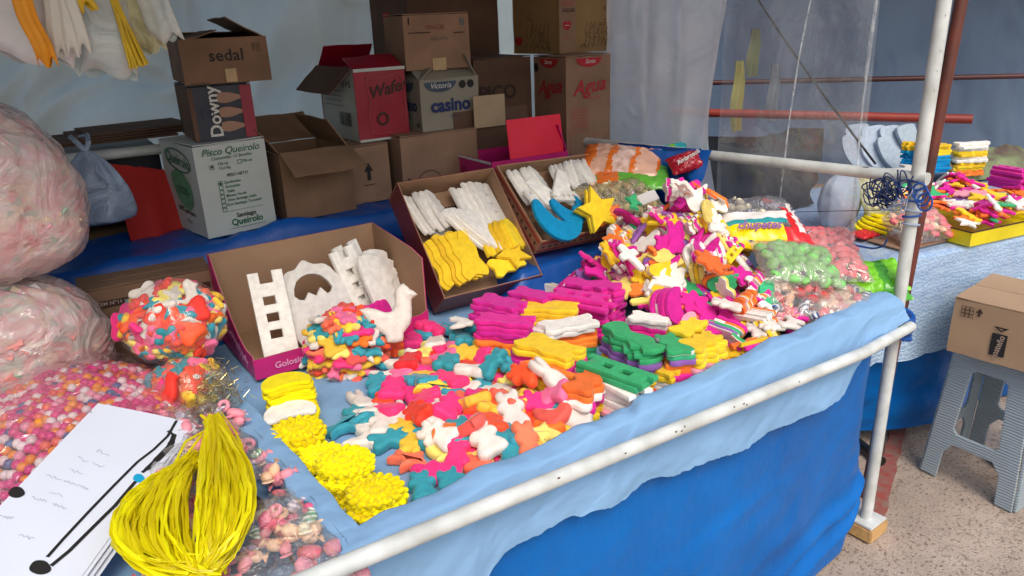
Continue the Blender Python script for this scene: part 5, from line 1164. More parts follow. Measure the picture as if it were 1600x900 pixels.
lfilm(-.38, -.17, -.2, .16, 9, 'clear cellophane bag of wrapped sweets under the yellow raffia')
tn = mat('tinsel_gold', '#b8a04a', .25, .3, 50, .4, 60, hex2='#7d8a7c', metal=.8); vs = []; fs = []
for i in range(420):
    a = Vector((.003+r8.gauss(0, .020), .60+r8.gauss(0, .05), .805+abs(r8.gauss(0, .022)))); d = Vector((r8.gauss(0, 1), r8.gauss(0, 1), r8.gauss(0, 1))).normalized()*r8.uniform(.008, .02); e_ = d.orthogonal().normalized()*.0012; b0 = len(vs)
    vs += [a, a+d, a+d+e_, a+e_]; fs.append((b0, b0+1, b0+2, b0+3))
tag(link('tinsel', mesh('tinsel', vs, fs), tn), 'loose gold and silver tinsel against the light blue rim', kind='stuff')
pillow('clear_bag', 'crumpled cellophane bag with gold tinsel beside the light blue rim', (-.002, .60, .80), (.1, 1, .05), (-.5, -.1, .9), .08, .17, .06, [film('tinsel_film', 'efeee6', .85, 1, 60, .06)], seed=22)

# ---------------------------------------------------------------- printed booklet
TLp, TRp = PZ(153, 630, .865), PZ(303, 658, .825)
ux = (TRp-TLp); W_ = ux.length; ux.normalize(); dn = (PZ(88, 900, .79)-TRp); dn = (dn-ux*dn.dot(ux)); Lp = dn.length*1.12; dn.normalize()
FP = frame(TLp, ux, n=ux.cross(-dn)); bk = empty('booklet', mw=FP, label='white handwritten booklet with bold black lines drawn along its edge', cat='booklet')
PAPER = mat('paper', '#d6deef', .75, .1, 80, .03, 5, bdist=.0005)
for k in range(8):
    w1 = W_+.004*math.sin(k*2.1)-.0015*k*0
    def f(u, v, k=k): 
        x = u*w1+.0016*k; y = -v*Lp-.0012*k; return (x, y, -.0022*k+.004*math.sin(v*2.6)*math.sin(u*2)*1 - .006*(u**3))
    me = grid(f, 14, 24, 'sheet'); me.materials.append(PAPER); link('sheet', me, None, bk)
nP = FP.to_3x3() @ Vector((0, 0, 1))
def onpaper(px, py):
    d = ray(px, py); t = (TLp-CO).dot(nP)/d.dot(nP); q = FP.inverted() @ (CO+d*t); return (q.x, q.y)
def zp(x, y): u = x/W_; v = -y/Lp; return .004*math.sin(v*2.6)*math.sin(u*2)-.006*u**3+.0007
def ribbon(pts, wd, m_, nm='drawn_line', sub=4):
    pts = [onpaper(*p) for p in pts]; q = []
    for i in range(len(pts)-1):
        for s_ in range(sub):
            t = s_/sub; q.append((pts[i][0]*(1-t)+pts[i+1][0]*t, pts[i][1]*(1-t)+pts[i+1][1]*t))
    q.append(pts[-1]); vs = []; fs = []
    for i, (x, y) in enumerate(q):
        a = q[max(0, i-1)]; b_ = q[min(len(q)-1, i+1)]; dx, dy = b_[0]-a[0], b_[1]-a[1]; L_ = math.hypot(dx, dy) or 1; ww = wd[min(len(wd)-1, i*len(wd)//len(q))] if isinstance(wd, list) else wd
        vs += [(x-dy/L_*ww/2, y+dx/L_*ww/2, zp(x, y)), (x+dy/L_*ww/2, y-dx/L_*ww/2, zp(x, y))]
        if i: fs.append((2*i-2, 2*i-1, 2*i+1, 2*i))
    link(nm, mesh(nm, vs, fs), m_, bk)
ribbon([(276, 655), (262, 680), (240, 702), (215, 722), (180, 758), (140, 800), (100, 843), (74, 872)], .0050, BLACK_I)
ribbon([(262, 672), (272, 678), (266, 695), (250, 712), (232, 730), (222, 738)], [.005, .009, .012, .012, .009, .006], BLACK_I)
ribbon([(212, 752), (180, 790), (140, 830), (108, 862), (80, 885)], .0060, BLACK_I)
def blob(cx, cy, rx, ry, m_, nm): 
    pts = [onpaper(cx+rx*math.cos(a)*(1+.08*math.sin(3*a)), cy+ry*math.sin(a)) for a in [2*math.pi*k/20 for k in range(20)]]; link(nm, mesh(nm, [(x, y, zp(x, y)+.0003) for x, y in pts], [tuple(range(20))]), m_, bk)
blob(26, 770, 13, 9, BLACK_I, 'black_spot'); blob(217, 747, 9, 6.5, mat('ink_cyan', '#15a6d8', .5), 'cyan_spot'); blob(63, 888, 17, 11, BLACK_I, 'black_spot')
PEN = mat('ink_pencil', '#8d93a3', .8)
r10 = random.Random(2)
for (x0, y0, x1, y1) in ((150, 704, 172, 714), (122, 715, 138, 724), (145, 727, 164, 732), (110, 736, 130, 741), (72, 741, 96, 752), (100, 752, 118, 758), (120, 760, 138, 766), (76, 770, 98, 777), (50, 778, 74, 786), (84, 790, 104, 797), (0, 808, 22, 812), (30, 838, 54, 845)):
    n_ = 9; ribbon([(x0+(x1-x0)*k/n_, y0+(y1-y0)*k/n_+r10.uniform(-3, 3)) for k in range(n_+1)], .0007, PEN, 'handwriting', 2)

# ---------------------------------------------------------------- yellow raffia hank
rf = empty('raffia_hank', (0, 0, 0), 0, 'hank of bright yellow plastic raffia spread over the bags beside the booklet', 'raffia')
RAF = mat('raffia', '#fff51a', .38, .5, 30, .14, 12, hex2='#f0e60c', stretch=(6, 1, 1), bdist=.001, objvar=.22)
translucent(RAF, .42, '#fff62a')
Bp = Vector((-.172, .03, .825)); Tp = PZ(335, 665, .83)
r11 = random.Random(8)
def bez(p, t):
    n_ = len(p)-1; q = [Vector(x) for x in p]
    while len(q) > 1: q = [q[i].lerp(q[i+1], t) for i in range(len(q)-1)]
    return q[0]
def strand(k):
    lay_ = r11.random(); side = r11.uniform(-1, 1)
    if k % 9 < 5:   # right lobe
        s_ = r11.uniform(-.35, 1.05); mid1 = PZ(330+88*s_, 830-10*s_, .835+.05*lay_); mid2 = PZ(335+85*s_, 740, .835+.05*lay_*1.1)
        P_ = [Bp+Vector((r11.gauss(0, .008), 0, r11.uniform(-.01, .02))), mid1, mid2, Tp+Vector((r11.gauss(0, .006), r11.gauss(0, .008), r11.uniform(0, .02)))]
        P_ = [P_[0], P_[1]*1.0, P_[2], P_[3]]
    else:           # left lobe, its strands turn back near the booklet
        s_ = r11.random()**.8; P_ = [Bp+Vector((r11.gauss(0, .010)-.012*s_, r11.uniform(-.02, .02), r11.uniform(-.01, .02))), PZ(305-165*s_, 905-12*s_, .82+.04*lay_), PZ(275-150*s_, 820-15*s_, .825+.05*lay_), PZ(296-80*s_+r11.uniform(-8, 8), 712+34*s_+r11.uniform(-6, 10), .84+.02*lay_), PZ(312-20*s_+r11.uniform(-8, 8), 705+16*s_+r11.uniform(-6, 22), .835)]
    pts = [bez(P_, t/15)+Vector((.006*fbm(t*.35, k, 1), .006*fbm(t*.35, k, 5), .007*fbm(t*.4, k, 9))) for t in range(16)]
    w_ = r11.uniform(.0016, .0034); vs = []; fs = []
    tw = r11.uniform(-.6, .6)
    for i, p in enumerate(pts):
        d = (pts[min(15, i+1)]-pts[max(0, i-1)]).normalized(); s1 = d.cross(Vector((0, 0, 1))).normalized(); s1 = Matrix.Rotation(tw+.8*math.sin(i*.5+k), 3, d) @ s1; nn = s1.cross(d).normalized()*.0005
        b0 = len(vs); vs += [p-s1*w_+nn, p+nn*2.2, p+s1*w_+nn, p+s1*w_-nn, p-s1*w_-nn]
        if i: 
            for q in range(5): fs.append((b0-5+q, b0-5+(q+1) % 5, b0+(q+1) % 5, b0+q))
    return mesh('strand', vs, fs, True, 60)
for k in range(295):
    link('strand', strand(k), RAF, rf)
link('knot', tube([Tp+Vector((-.012, -.01, .0)), Tp+Vector((0, 0, .008)), Tp+Vector((.008, .012, .004)), Tp+Vector((-.004, .022, .0))], [.010, .013, .012, .006], 12, 'knot'), RAF, rf)
link('loop', tube([Tp+Vector((.0, .0, .0)), PZ(290, 690, .85), PZ(270, 730, .845), PZ(262, 750, .84), PZ(285, 720, .84), PZ(315, 680, .845)], .0022, 8, 'loop'), RAF, rf)

# ---------------------------------------------------------------- hanging goods at the top left
line = tube([(-.6, .93, 1.98), (-.1, .90, 1.94), (.45, .92, 1.98)], .0025, 6, 'rope'); tag(link('rope', line, BLACK_I), 'thin dark line strung above, from which the white bags hang', 'rope')
def hang_bag(name, label, top, bot, w0, w1, th_, m_, seed, cat='bag', nu=40, nv=34):
    yy = {2: .83, 3: .85, 4: .845, 5: .84, 10: .85}.get(seed, .90+.012*(seed % 4)); a = PY(*top, yy); b_ = PY(*bot, yy)
    d = (b_-a); a = a - d*((1.93-a.z)/(-d.z)) if a.z < 1.93 else a
    d = b_-a; L_ = d.length; d.normalize(); sx_ = Vector((1, -.2, 0)); sx_ = (sx_-d*sx_.dot(d)).normalized(); nn = sx_.cross(d)
    def f(u, v):
        an = 2*math.pi*u; k = min(1, v*1.0)**.8; w_ = w0+(w1-w0)*k; cl = 1-.9*max(0, (v-.95)/.05)**2
        t_ = th_*(.4+.6*k)*cl; fold = 1+.16*math.sin(an*5+seed+1.2*fbm(v*1.2, seed, 1))*(1-.4*k)+.04*fbm(math.cos(an)*2, v*3, seed)
        sk = .03*L_*fbm(v*2, seed*3, 2)
        return a+d*(L_*v+.010*math.sin(an*4+seed)*(v > .96))+sx_*(w_*.5*math.cos(an)*fold+sk)+nn*(t_*math.sin(an)*fold)
    return tag(link(name, grid(f, nu, nv, name, True), m_), label, cat)
HW = film('hanging_white', 'e9e4e4', -.5, .25, 6, .35); HW2 = film('hanging_clear', 'dfe3e0', .25, .5, 9, .2)
hang_bag('hanging_bag', 'wide white plastic bag hanging at the far left', (40, 0), (42, 92), .10, .15, .035, HW, 1)
hang_bag('hanging_bag', 'narrow orange yellow bag hanging between the white ones', (45, 0), (74, 98), .030, .032, .012, mat('hang_orange', '#e8930c', .5, .5, 20, .12, 10, bdist=.006), 2)
for k, (x0, x1, y1) in enumerate(((78, 92, 84), (98, 112, 82), (112, 132, 76))):
    hang_bag('hanging_bag', ('long cream strip bag just right of the orange bag', 'long cream strip bag, middle of three', 'long cream strip bag, rightmost of three')[k], (x0, 0), (x1, y1), .022, .026, .010, mat('hang_cream', '#cfc9bf', .5, .5, 20, .1, 10, bdist=.006), 3+k)
hang_bag('hanging_bag', 'clear crinkled bag hanging lowest, just left of the yellow tassel', (160, 0), (166, 116), .05, .115, .03, HW2, 6)
hang_bag('hanging_bag', 'pale yellowish bag hanging right of the yellow tassel', (205, 0), (236, 78), .05, .06, .02, film('hanging_straw', 'd8cf9f', .3, .7, 14, .3), 7)
hang_bag('hanging_bag', 'greyish clear bag hanging at the right end of the line', (240, 0), (262, 60), .05, .06, .02, HW2, 9)
hang_bag('hanging_bag', 'small yellow bag end hanging high above the clear bag', (118, -20), (134, 12), .05, .04, .012, mat('hang_yellow', '#d8b02a', .5, .5, 20, .12, 10), 10)
ts = empty('cord_tassel', (0, 0, 0), 0, 'yellow cord tassel hanging down with flared ends', 'tassel'); TY = mat('tassel_yellow', '#dcb51c', .5, .4, 60, .2, 20)
a0 = PY(162, -40, .88)
for k in range(26):
    e_ = PY(204+26*k/25+rng.uniform(-2, 2), 107-7*k/25+rng.uniform(-4, 3), .88+rng.uniform(-.012, .012)); m1 = a0.lerp(e_, .5)+Vector((rng.gauss(0, .002), rng.gauss(0, .003), 0)); a1 = a0+Vector((rng.gauss(0, .004), rng.gauss(0, .003), 0))
    link('cord', tube([a1, m1, e_], [.0016, .0019, .0024], 6, 'cord'), TY, ts)
# light blue bag tied to the white rail, red cloth, flat cardboard
hb = empty('tied_bag', (0, 0, 0), 0, 'pale blue translucent plastic bag tied to the white rail', 'bag'); CB = film('pale_blue_film', 'a9bcd8', .25, .7, 10, .25)
k0 = PY(133, 236, 1.40)
def tb_(u, v):
    an = 2*math.pi*u; c = k0+(PY(158, 352, 1.40)-k0)*v + Vector((.0, 0, 0)); w_ = .012+.085*math.sin(min(1, v*1.15)*1.5)**.8 if v < .86 else .094*(1-((v-.86)/.14)**3)
    fold = 1+.12*math.sin(an*7+3*v)*(1-v)
    return c+Vector((1, -.3, 0)).normalized()*(w_*math.cos(an)*fold)+Vector((.3, 1, 0)).normalized()*(w_*.6*math.sin(an)*fold)
link('bag_body', grid(tb_, 48, 30, 'bag_body', True), CB, hb)
for s_ in (-1, 1): link('handle', tube([k0, k0+Vector((.012*s_, .0, .02)), k0+Vector((.02*s_, .05, .035)), k0+Vector((.012*s_, .16, .02))], [.008, .007, .006, .004], 8, 'handle'), CB, hb)
pipe((-1.2, 1.42, 1.165), (.30, 1.42, 1.150), .0145, WPIPE, 'white rail across the left, in front of the flat cardboard, carrying the tied bag', 'rail', 'shelf_rail') if False else None
def redc(u, v):
    a = PY(170, 255, 1.58); b_ = PY(285, 268, 1.58); p = a.lerp(b_, u); return (p.x, p.y-.09*v+.012*math.sin(u*12)*v, p.z-.215*v*(1+.2*math.sin(u*2))+.006*fbm(u*4, v*4, 1))
tag(link('red_cloth', grid(redc, 30, 20, 'red_cloth'), mat('red_fabric', '#b3201a', .8, .3, 60, .2, 6)), 'red cloth bundled under the white rail at the left', 'cloth')
for k in range(4):
    a = PY(66+6*k, 222-5*k, 1.72)
    tag(link('cardboard_sheet', boxmesh(.36-.02*k, .24, .006, 0, org=(0, 0, 0)), CARD_D, None, T((a.x+.03*k, 1.66, 1.197+.0075*k)) @ Matrix.Rotation(R(-2+2*k), 4, 'Z')), ('flat cardboard sheet, lowest of the pile on the white rail', 'flat cardboard sheet, second lowest on the white rail', 'flat cardboard sheet, third in the pile on the white rail', 'flat cardboard sheet on top of the pile on the white rail')[k], 'cardboard sheet')
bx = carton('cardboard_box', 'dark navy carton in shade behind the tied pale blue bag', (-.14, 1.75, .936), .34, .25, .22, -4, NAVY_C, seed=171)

# ---------------------------------------------------------------- plastic curtain and clear sheet on the right side
CUR = film('curtain_film', 'fbfcff', -.5, .6, 5, .35, trans=True)
def curtain(u, v):
    t = u; top = v
    x = 1.665 + .27*t**1.2; y = .60+1.05*t
    y0 = .612+.06*(1-top)**.7 ; y = y0+(1.72-y0)*t
    if t < .12 and top < .55: y += .05*math.sin(top*5)*(1-t/.12)
    o = .030*math.sin(t*26+3*fbm(t*3, top*1.2, 2))*(.5+.5*top)+.03*fbm(t*5, top*3, 6)
    z = .86+1.25*top-.06*t*(1-top)
    return (x+o, y, z)
tag(link('plastic_curtain', grid(curtain, 130, 60, 'plastic_curtain'), CUR), 'milky white plastic curtain gathered at the right rear of the stall', 'curtain')
SHT = film('clear_sheet', 'eef2f7', .84, .6, 3.5, .08, gloss=.09)
def sheet(u, v):
    y = .19+.50*u; z = .80+1.3*v
    y -= .018*(1-v)*(1-u)*0; return (1.655+.012*fbm(y*5, z*2, 4)+.012*math.sin(y*22+2*fbm(z, y, 1))*(.4+.6*v)+.012*(1-v), y+.02*v*(1-u), z)
tag(link('clear_sheet', grid(sheet, 60, 60, 'clear_sheet'), SHT), 'clear plastic sheet hanging beside the corner post', 'plastic sheet')
EDG = film('sheet_edge', 'e6edf2', .62, .4, 20, .15)
for k, (pa, pb, pc) in enumerate((((1268, 0), (1240, 120), (1220, 310)), ((1370, 0), (1346, 150), (1332, 375)))):
    q = [PX(*pa, 1.652), PX(*pb, 1.650), PX(*pc, 1.652)]; q = [bez(q, t/14) for t in range(15)]
    vs = []; fs = []
    for i, p in enumerate(q):
        w_ = (.003+.004*abs(math.sin(i*.7))) if k == 0 else .006+.003*math.sin(i*.6); w_ *= .75 if k else .45; vs += [p+Vector((-.003, -w_, 0)), p+Vector((-.008, 0, 0)), p+Vector((-.003, w_, 0))]
        if i: fs += [(3*i-3, 3*i-2, 3*i+1, 3*i), (3*i-2, 3*i-1, 3*i+2, 3*i+1)]
    tag(link('sheet_fold', mesh('sheet_fold', vs, fs, True), EDG), ('pale crease running down the middle of the clear plastic sheet', 'thick folded front edge of the clear plastic sheet')[k], 'plastic fold')

# ---------------------------------------------------------------- ropes
pts = [PX(1185, 0, 1.72), PX(1245, 95, 1.70), PX(1310, 180, 1.68), PX(1368, 256, 1.66)]
tag(link('rope', tube([bez(pts, t/12) for t in range(13)], .0032, 8, 'rope'), mat('black_rope', '#17191d', .7, .4, 300, .2, 40, bdist=.001)), 'black rope running diagonally behind the clear plastic sheet', 'rope')
def loop(pts, r_, m_, label, nm='rope', sub=6):
    q = []; n_ = len(pts)
    for i in range(n_-1):
        p0, p1, p2, p3 = pts[max(0, i-1)], pts[i], pts[i+1], pts[min(n_-1, i+2)]
        for s_ in range(sub):
            t = s_/sub; q.append(.5*((2*p1)+(-p0+p2)*t+(2*p0-5*p1+4*p2-p3)*t*t+(-p0+3*p1-3*p2+p3)*t**3))
    q.append(pts[-1]); return tag(link(nm, tube(q, r_, 7, nm), m_), label, 'rope')
BK = MATS['black_rope']
loop([PX(x, y, 1.615) for x, y in ((1378, 280), (1360, 274), (1344, 268), (1343, 263), (1356, 263), (1372, 270), (1384, 278), (1392, 284))], .0032, BK, 'black rope loop tied round the side rail near the post')
BR = stripe_mat('blue_rope', '#1d3468', '#9fa9c4'); BR2 = mat('blue_cord', '#1c4fa3', .6, .4, 200, .2, 60)
r12 = random.Random(5)
tang = empty('rope_tangle', (0, 0, 0), 0, 'tangle of thin blue and white rope hanging from the side rail at the post', 'rope')
for k in range(15):
    cx, cy = r12.uniform(1362, 1412), r12.uniform(280, 312); pts = []
    n_ = 9
    for i in range(n_):
        a = i*2*math.pi/5+r12.uniform(-.4, .4); pts.append(PX(cx+r12.uniform(6, 20)*math.cos(a), cy+r12.uniform(8, 26)*math.sin(a), 1.60+r12.uniform(-.012, .006)))
    q = []
    for i in range(n_-1):
        p0, p1, p2, p3 = pts[max(0, i-1)], pts[i], pts[i+1], pts[min(n_-1, i+2)]
        for s_ in range(5):
            t = s_/5; q.append(.5*((2*p1)+(-p0+p2)*t+(2*p0-5*p1+4*p2-p3)*t*t+(-p0+3*p1-3*p2+p3)*t**3))
    link('rope_loop', tube(q, .0018, 6, 'rope_loop'), BR, tang)
for pth in (((1382, 295), (1370, 320), (1362, 328), (1366, 318), (1380, 312), (1398, 330), (1392, 345), (1402, 320)), ((1410, 300), (1404, 330), (1410, 345), (1416, 322), (1420, 300))):
    pts = [PX(x, y, 1.598) for x, y in pth]; q = [bez(pts[:4], t/10) for t in range(11)]+[bez(pts[3:], t/10) for t in range(1, 11)]
    link('rope_loop', tube(q, .0019, 6, 'rope_loop'), BR, tang)
wrap_ = empty('post_lashing', (0, 0, 0), 0, 'bright blue cord lashed round the white post below the rail', 'rope')
for k in range(7):
    zc = 1.075-.018*k+r12.uniform(-.006, .006); tl = r12.uniform(-.5, .5)
    link('turn', tube([(1.62+.0205*math.cos(a), .026+.0205*math.sin(a), zc+.012*tl*math.cos(a+k)) for a in [2*math.pi*i/20 for i in range(21)]], .0028, 6, 'turn'), BR2 if k % 2 else BR, wrap_)
for k in range(3):
    c = PX(1437+4*k, 300+8*k, 1.597); link('turn', tube([c+Vector((0, .018*math.cos(a), .022*math.sin(a))) for a in [2*math.pi*i/18 for i in range(19)]], .0026, 6, 'turn'), BR2, wrap_)
tag(link('rope', tube([PX(1245, 331, 1.63), PX(1395, 328, 1.62)], .0010, 6, 'rope'), BK), 'thin black line strung level between sheet and post', 'rope')
loop([PX(x, y, 1.66) for x, y in ((1330, 375), (1335, 382), (1350, 386), (1366, 388), (1380, 384), (1386, 374))], .0026, BR2, 'short end of blue cord lying on the neighbouring table by the post')
# blue plastic tied where the front rail meets the post
tp = empty('rail_tie', (0, 0, 0), 0, 'blue plastic strip knotted round the post where the front rail meets it', 'tie')
for k in range(6):
    zc = .722-.013*k+r12.uniform(-.005, .005)
    link('band', tube([(1.608+.030*math.cos(a), .014+.034*math.sin(a), zc+.010*math.sin(a+k)) for a in [2*math.pi*i/18 for i in range(19)]], .0080, 6, 'band'), BTARP2, tp)
link('knot', tube([(1.59, -.01, .712), (1.585, -.02, .69), (1.60, -.02, .67), (1.585, -.015, .655)], [.012, .014, .010, .004], 8, 'knot'), BTARP2, tp)

# ---------------------------------------------------------------- neighbouring stall
NA, NB = Vector((1.74, .275, 0)), Vector((3.5, -.215, 0)); nd = (NB-NA).normalized(); nn_ = Vector((-nd.y, nd.x, 0)); NL = (NB-NA).length
def NP(s, t, z): p = NA+nd*s+nn_*t; return Vector((p.x, p.y, z))
nt_ = empty('side_table', (0, 0, 0), 0, 'neighbouring table covered with a lace cloth, carrying cutouts', 'table')
FN = frame(NP(0, 0, 0), nd, n=(0, 0, 1))
link('tabletop', boxmesh(NL, .95, .02, .002, org=(0, .012, .722)), WOOD, nt_, FN)
for s_ in (.12, NL-.15):
    for t_ in (.10, .85): link('leg', boxmesh(.04, .04, .72, .002, org=(s_, t_, 0)), WOOD, nt_, FN)
LACE = mat('lace_cloth', '#a9c4e2', .8, .5, 120, .15, 30, hex2='#8fb0d8', bdist=.003)
n = LACE.node_tree.nodes; l = LACE.node_tree.links; wv = n.new('ShaderNodeTexWave'); wv.wave_type = 'RINGS'; wv.inputs['Scale'].default_value = 22; wv.inputs['Distortion'].default_value = 9; wv.inputs['Detail'].default_value = 3; wv.inputs['Detail Scale'].default_value = 2.5
tc = n.new('ShaderNodeTexCoord'); l.new(tc.outputs['Object'], wv.inputs['Vector']); b = n['Principled BSDF']
bpn = [x for x in n if x.type == 'BUMP'][0]; l.new(wv.outputs[0], bpn.inputs['Height']); bpn.inputs['Strength'].default_value = .45
mx = n.new('ShaderNodeMixRGB'); mx.inputs[1].default_value = lin('#93b4da'); mx.inputs[2].default_value = lin('#bcd3ea'); l.new(wv.outputs[0], mx.inputs[0]); l.new(mx.outputs[0], b.inputs['Base Color'])
def lace(u, v):
    s = NL*u; 
    if v < .45: q = NP(s, .9*(1-v/.45), .745+.001*fbm(s*9, v*9, 1))
    else:
        k = (v-.45)/.55; dep = .345+.014*abs(math.sin(s*16)); q = NP(s, -.008-.012*k-.010*k*math.sin(s*22+2*fbm(s*2, 1, 1)), .745-dep*k)
    return q
tag(link('lace_cloth', grid(lace, 200, 60, 'lace_cloth'), LACE), 'pale blue lace tablecloth with a scalloped hem on the neighbouring table', 'tablecloth')
PLS = film('table_plastic', 'e9f1fa', .86, .35, 7, .06)
def tplas(u, v):
    s = NL*u
    if v < .5: return NP(s, .9*(1-v/.5), .7495+.0008*fbm(s*9, v*9, 1))
    k = (v-.5)/.5; dep = .13+.05*math.sin(s*3+1); return NP(s, -.028-.022*k-.012*fbm(s*8, k*3, 5)-.01*math.sin(s*14)*k, .7495-dep*k)
tag(link('plastic_cover', grid(tplas, 120, 50, 'plastic_cover'), PLS), 'glossy clear plastic laid over the lace cloth', 'plastic cover')
def nskirt(u, v):
    s = -.12+(NL+.1)*u; z = .70*(1-v)+.035*v
    return NP(s, .012+.05*v*math.sin(s*7+1)+.035*fbm(s*2.5, v*2.5, 8)+.09*v*v*(u < 2), z+.03*math.sin(s*5)*v)
tag(link('side_table_skirt', grid(nskirt, 100, 50, 'side_table_skirt'), BTARP), 'blue plastic skirt bulging under the lace cloth of the neighbouring table', 'tarpaulin')
tag(link('black_pipe', tube([NP(.26, -.04, .022), NP(.30, .22, .025)], .017, 14, 'black_pipe'), mat('black_plastic', '#1a1a1c', .4)), 'short black pipe end lying under the neighbouring skirt', 'pipe')
# yellow tray
yt = empty('yellow_tray', (0, 0, 0), 0, 'shallow yellow tray heaped with cutouts at the front of the neighbouring table', 'tray')
YT = mat('tray_yellow', '#e3cf12', .35, .3, 30, .12, 10, bdist=.002); FY = frame(PZ(1515, 386, .752), PZ(1640, 358, .752)-PZ(1515, 386, .752), n=(0, 0, 1)); FY = FY
dY = (PZ(1472, 376, .752)-PZ(1515, 386, .752)).length
WY, DY = .50, .42
for nm, w1, M_ in (('front_side', WY, T((0, 0, 0))), ('back_side', WY, T((WY, DY, 0)) @ Matrix.Rotation(R(180), 4, 'Z')), ('left_side', DY-.010, T((0, DY-.005, 0)) @ Matrix.Rotation(R(-90), 4, 'Z')), ('right_side', DY-.010, T((WY, .005, 0)) @ Matrix.Rotation(R(90), 4, 'Z'))):
    link(nm, slab(w1, .045, .003, 6, 3, .001, 3), YT, yt, FY @ M_)
    link('rim', boxmesh(w1, .0055, .004, .001, org=(0, -.001, .0452)), BROWN_I, yt, FY @ M_)
link('base', boxmesh(WY-.008, DY-.008, .003, 0, org=(.004, .004, .001)), YT, yt, FY)
ZN = 'in the yellow tray on the neighbouring table'
FYi = FY
def nm_(x, y):
    q = FYi.inverted() @ Vector((x, y, .76)); ins = 0 < q.x < WY and 0 < q.y < DY
    return .757+(.045+.03*math.sin(3.14*min(1, max(0, q.y/DY)))+.02*fbm(x*6, y*6, 1) if ins else 0)
FNB = Field(1.95, 3.0, -.1, .95, nm_, .005)
for i in range(120):
    s_, t_ = r12.uniform(.035, WY-.03), r12.uniform(.035, DY-.04); q = FY @ Vector((s_, t_, 0)); sz = r12.uniform(.072, .095); sh = r12.choice(['bear', 'dog', 'petal', 'cross', 'bone', 'star', 'dolphin', 'bell'])
    M_ = FNB.drop(sh, sz, .009, q.x, q.y, r12.uniform(0, 6.28), .8, q=85); candy(sh, r12.choice(['magenta']*6+['white']*7+['orange']*4+['yellow']*4+['green', 'purple', 'pink']), SU, M_, sz, .009, ZN, var=r12.randint(0, 2))
# items left of the tray on that table
for k, (x, y, r_) in enumerate(((1352, 350, .030), (1372, 352, .033))):
    for j in range(5): p = PZ(x, y, .775); candy('cap', 'lemon', SU, T((p.x+.01*j, p.y-.004*j, .757+.010*j)) @ Matrix.Rotation(R(20*j+40*k), 4, 'Z') @ Matrix.Rotation(R(15), 4, 'X'), .085, .010, ('in the left yellow cap pile on the neighbouring table', 'in the right yellow cap pile on the neighbouring table')[k], post='from the top|%d|5' % (5-j))
pillow('sweet_bag', 'bright red bag under the yellow caps on the neighbouring table', PZ(1350, 366, .765), (1, -.2, 0), (0, 0, 1), .07, .09, .02, [RED], seed=31)
o_, F_ = pillow('sweet_bag', 'clear bag of pink sweets standing behind the corner post', PZ(1435, 355, .80), (1, -.3, 0), (-.1, -.5, .8), .13, .22, .10, [CLR2], seed=32); fill_bag(F_, .22, .13, .10, 30, 'round_sweet', pill, ['salmon', 'peach'], .032, 'in the clear bag behind the post', 32)
o_, F_ = pillow('sweet_bag', 'straw coloured clear bag behind the rope tangle', PZ(1375, 305, .86), (1, -.3, 0), (-.1, -.8, .6), .16, .18, .06, [film('straw_film', 'e6e2b8', .55, .7, 30, .1)], seed=33)
tag(link('cardboard_sheet', boxmesh(.22, .14, .004, 0), CARD_L, None, T(NP(.30, .03, .753)) @ Matrix.Rotation(R(-10), 4, 'Z')), 'cream card lying on the corner of the neighbouring table', 'cardboard sheet')
# stacked letters and plates behind
def nstack(px, py, zt, sh, sz, layers, zone, rot=0, flat=True, th=.012):
    n_ = sum(q for _, q in layers); p = PZ(px, py, zt); z0 = zt-n_*th
    stack(T((p.x, p.y, z0)) @ Matrix.Rotation(R(rot), 4, 'Z'), sh, sz, th, layers, zone)
nstack(1520, 222, .93, 'bone', .14, [('orange', 2), ('yellow', 3), ('white', 2), ('yellow', 2), ('white', 3)], 'in the tall yellow and white stack at the slate tarpaulin', -30)
nstack(1462, 225, .93, 'ladder', .12, [('blue', 6), ('yellow', 4)], 'in the stack of blue and yellow beside the brown pole', 60)
nstack(1428, 222, .93, 'bear', .08, [('blue', 6), ('yellow', 3)], 'in the short stack left of the brown pole', 10)
nstack(1580, 262, .86, 'ladder', .13, [('magenta', 7)], 'in the magenta stack at the right edge', -15)
nstack(1405, 262, .84, 'moon', .18, [('blue', 3), ('white', 1)], 'in the blue crescent stack on the neighbouring table', 0)
for k in range(7):
    p = PZ(1352+13*k, 235, .86); candy('moon' if k % 2 else 'wing', 'pale blue', SU, T(p) @ Matrix.Rotation(R(-52+5*k), 4, 'Z') @ Matrix.Rotation(R(66), 4, 'X') @ Matrix.Rotation(R(20), 4, 'Z'), .26, .018, 'standing behind the clear sheet on the neighbouring table', var=k % 3)  # white pieces, their shade put into the colour
p = PZ(1312, 320, .83); tag(link('round_bag', grid(lambda u, v: (p.x+.10*abs(math.sin(3.1416*v))**.7*math.cos(6.2832*u)*(1+.16*fbm(math.cos(6.2832*u)*2, v*3, 2)+.05*math.sin(u*60)), p.y+.06*math.sin(3.1416*v)*math.sin(6.2832*u), .845-.10*math.cos(3.1416*v)), 30, 24, 'round_bag', True), mat('round_bag', '#a3afc0', .5, .8, 14, .1, 8)), 'pale rounded bag seen through the clear sheet', 'bag')
tag(link('added_dark_backdrop', slab(.62, .30, .01, 24, 20, .05, bend=lambda u, v: .05*math.sin(u*9)*v), mat('dark_panel', '#1e222b', .9), None, T((1.80, .95, .755)) @ Matrix.Rotation(R(-20), 4, 'Z')), 'added dark panel giving the darkness behind the clear plastic sheet', 'cloth')  # added panel, makes the space behind the plastic dark
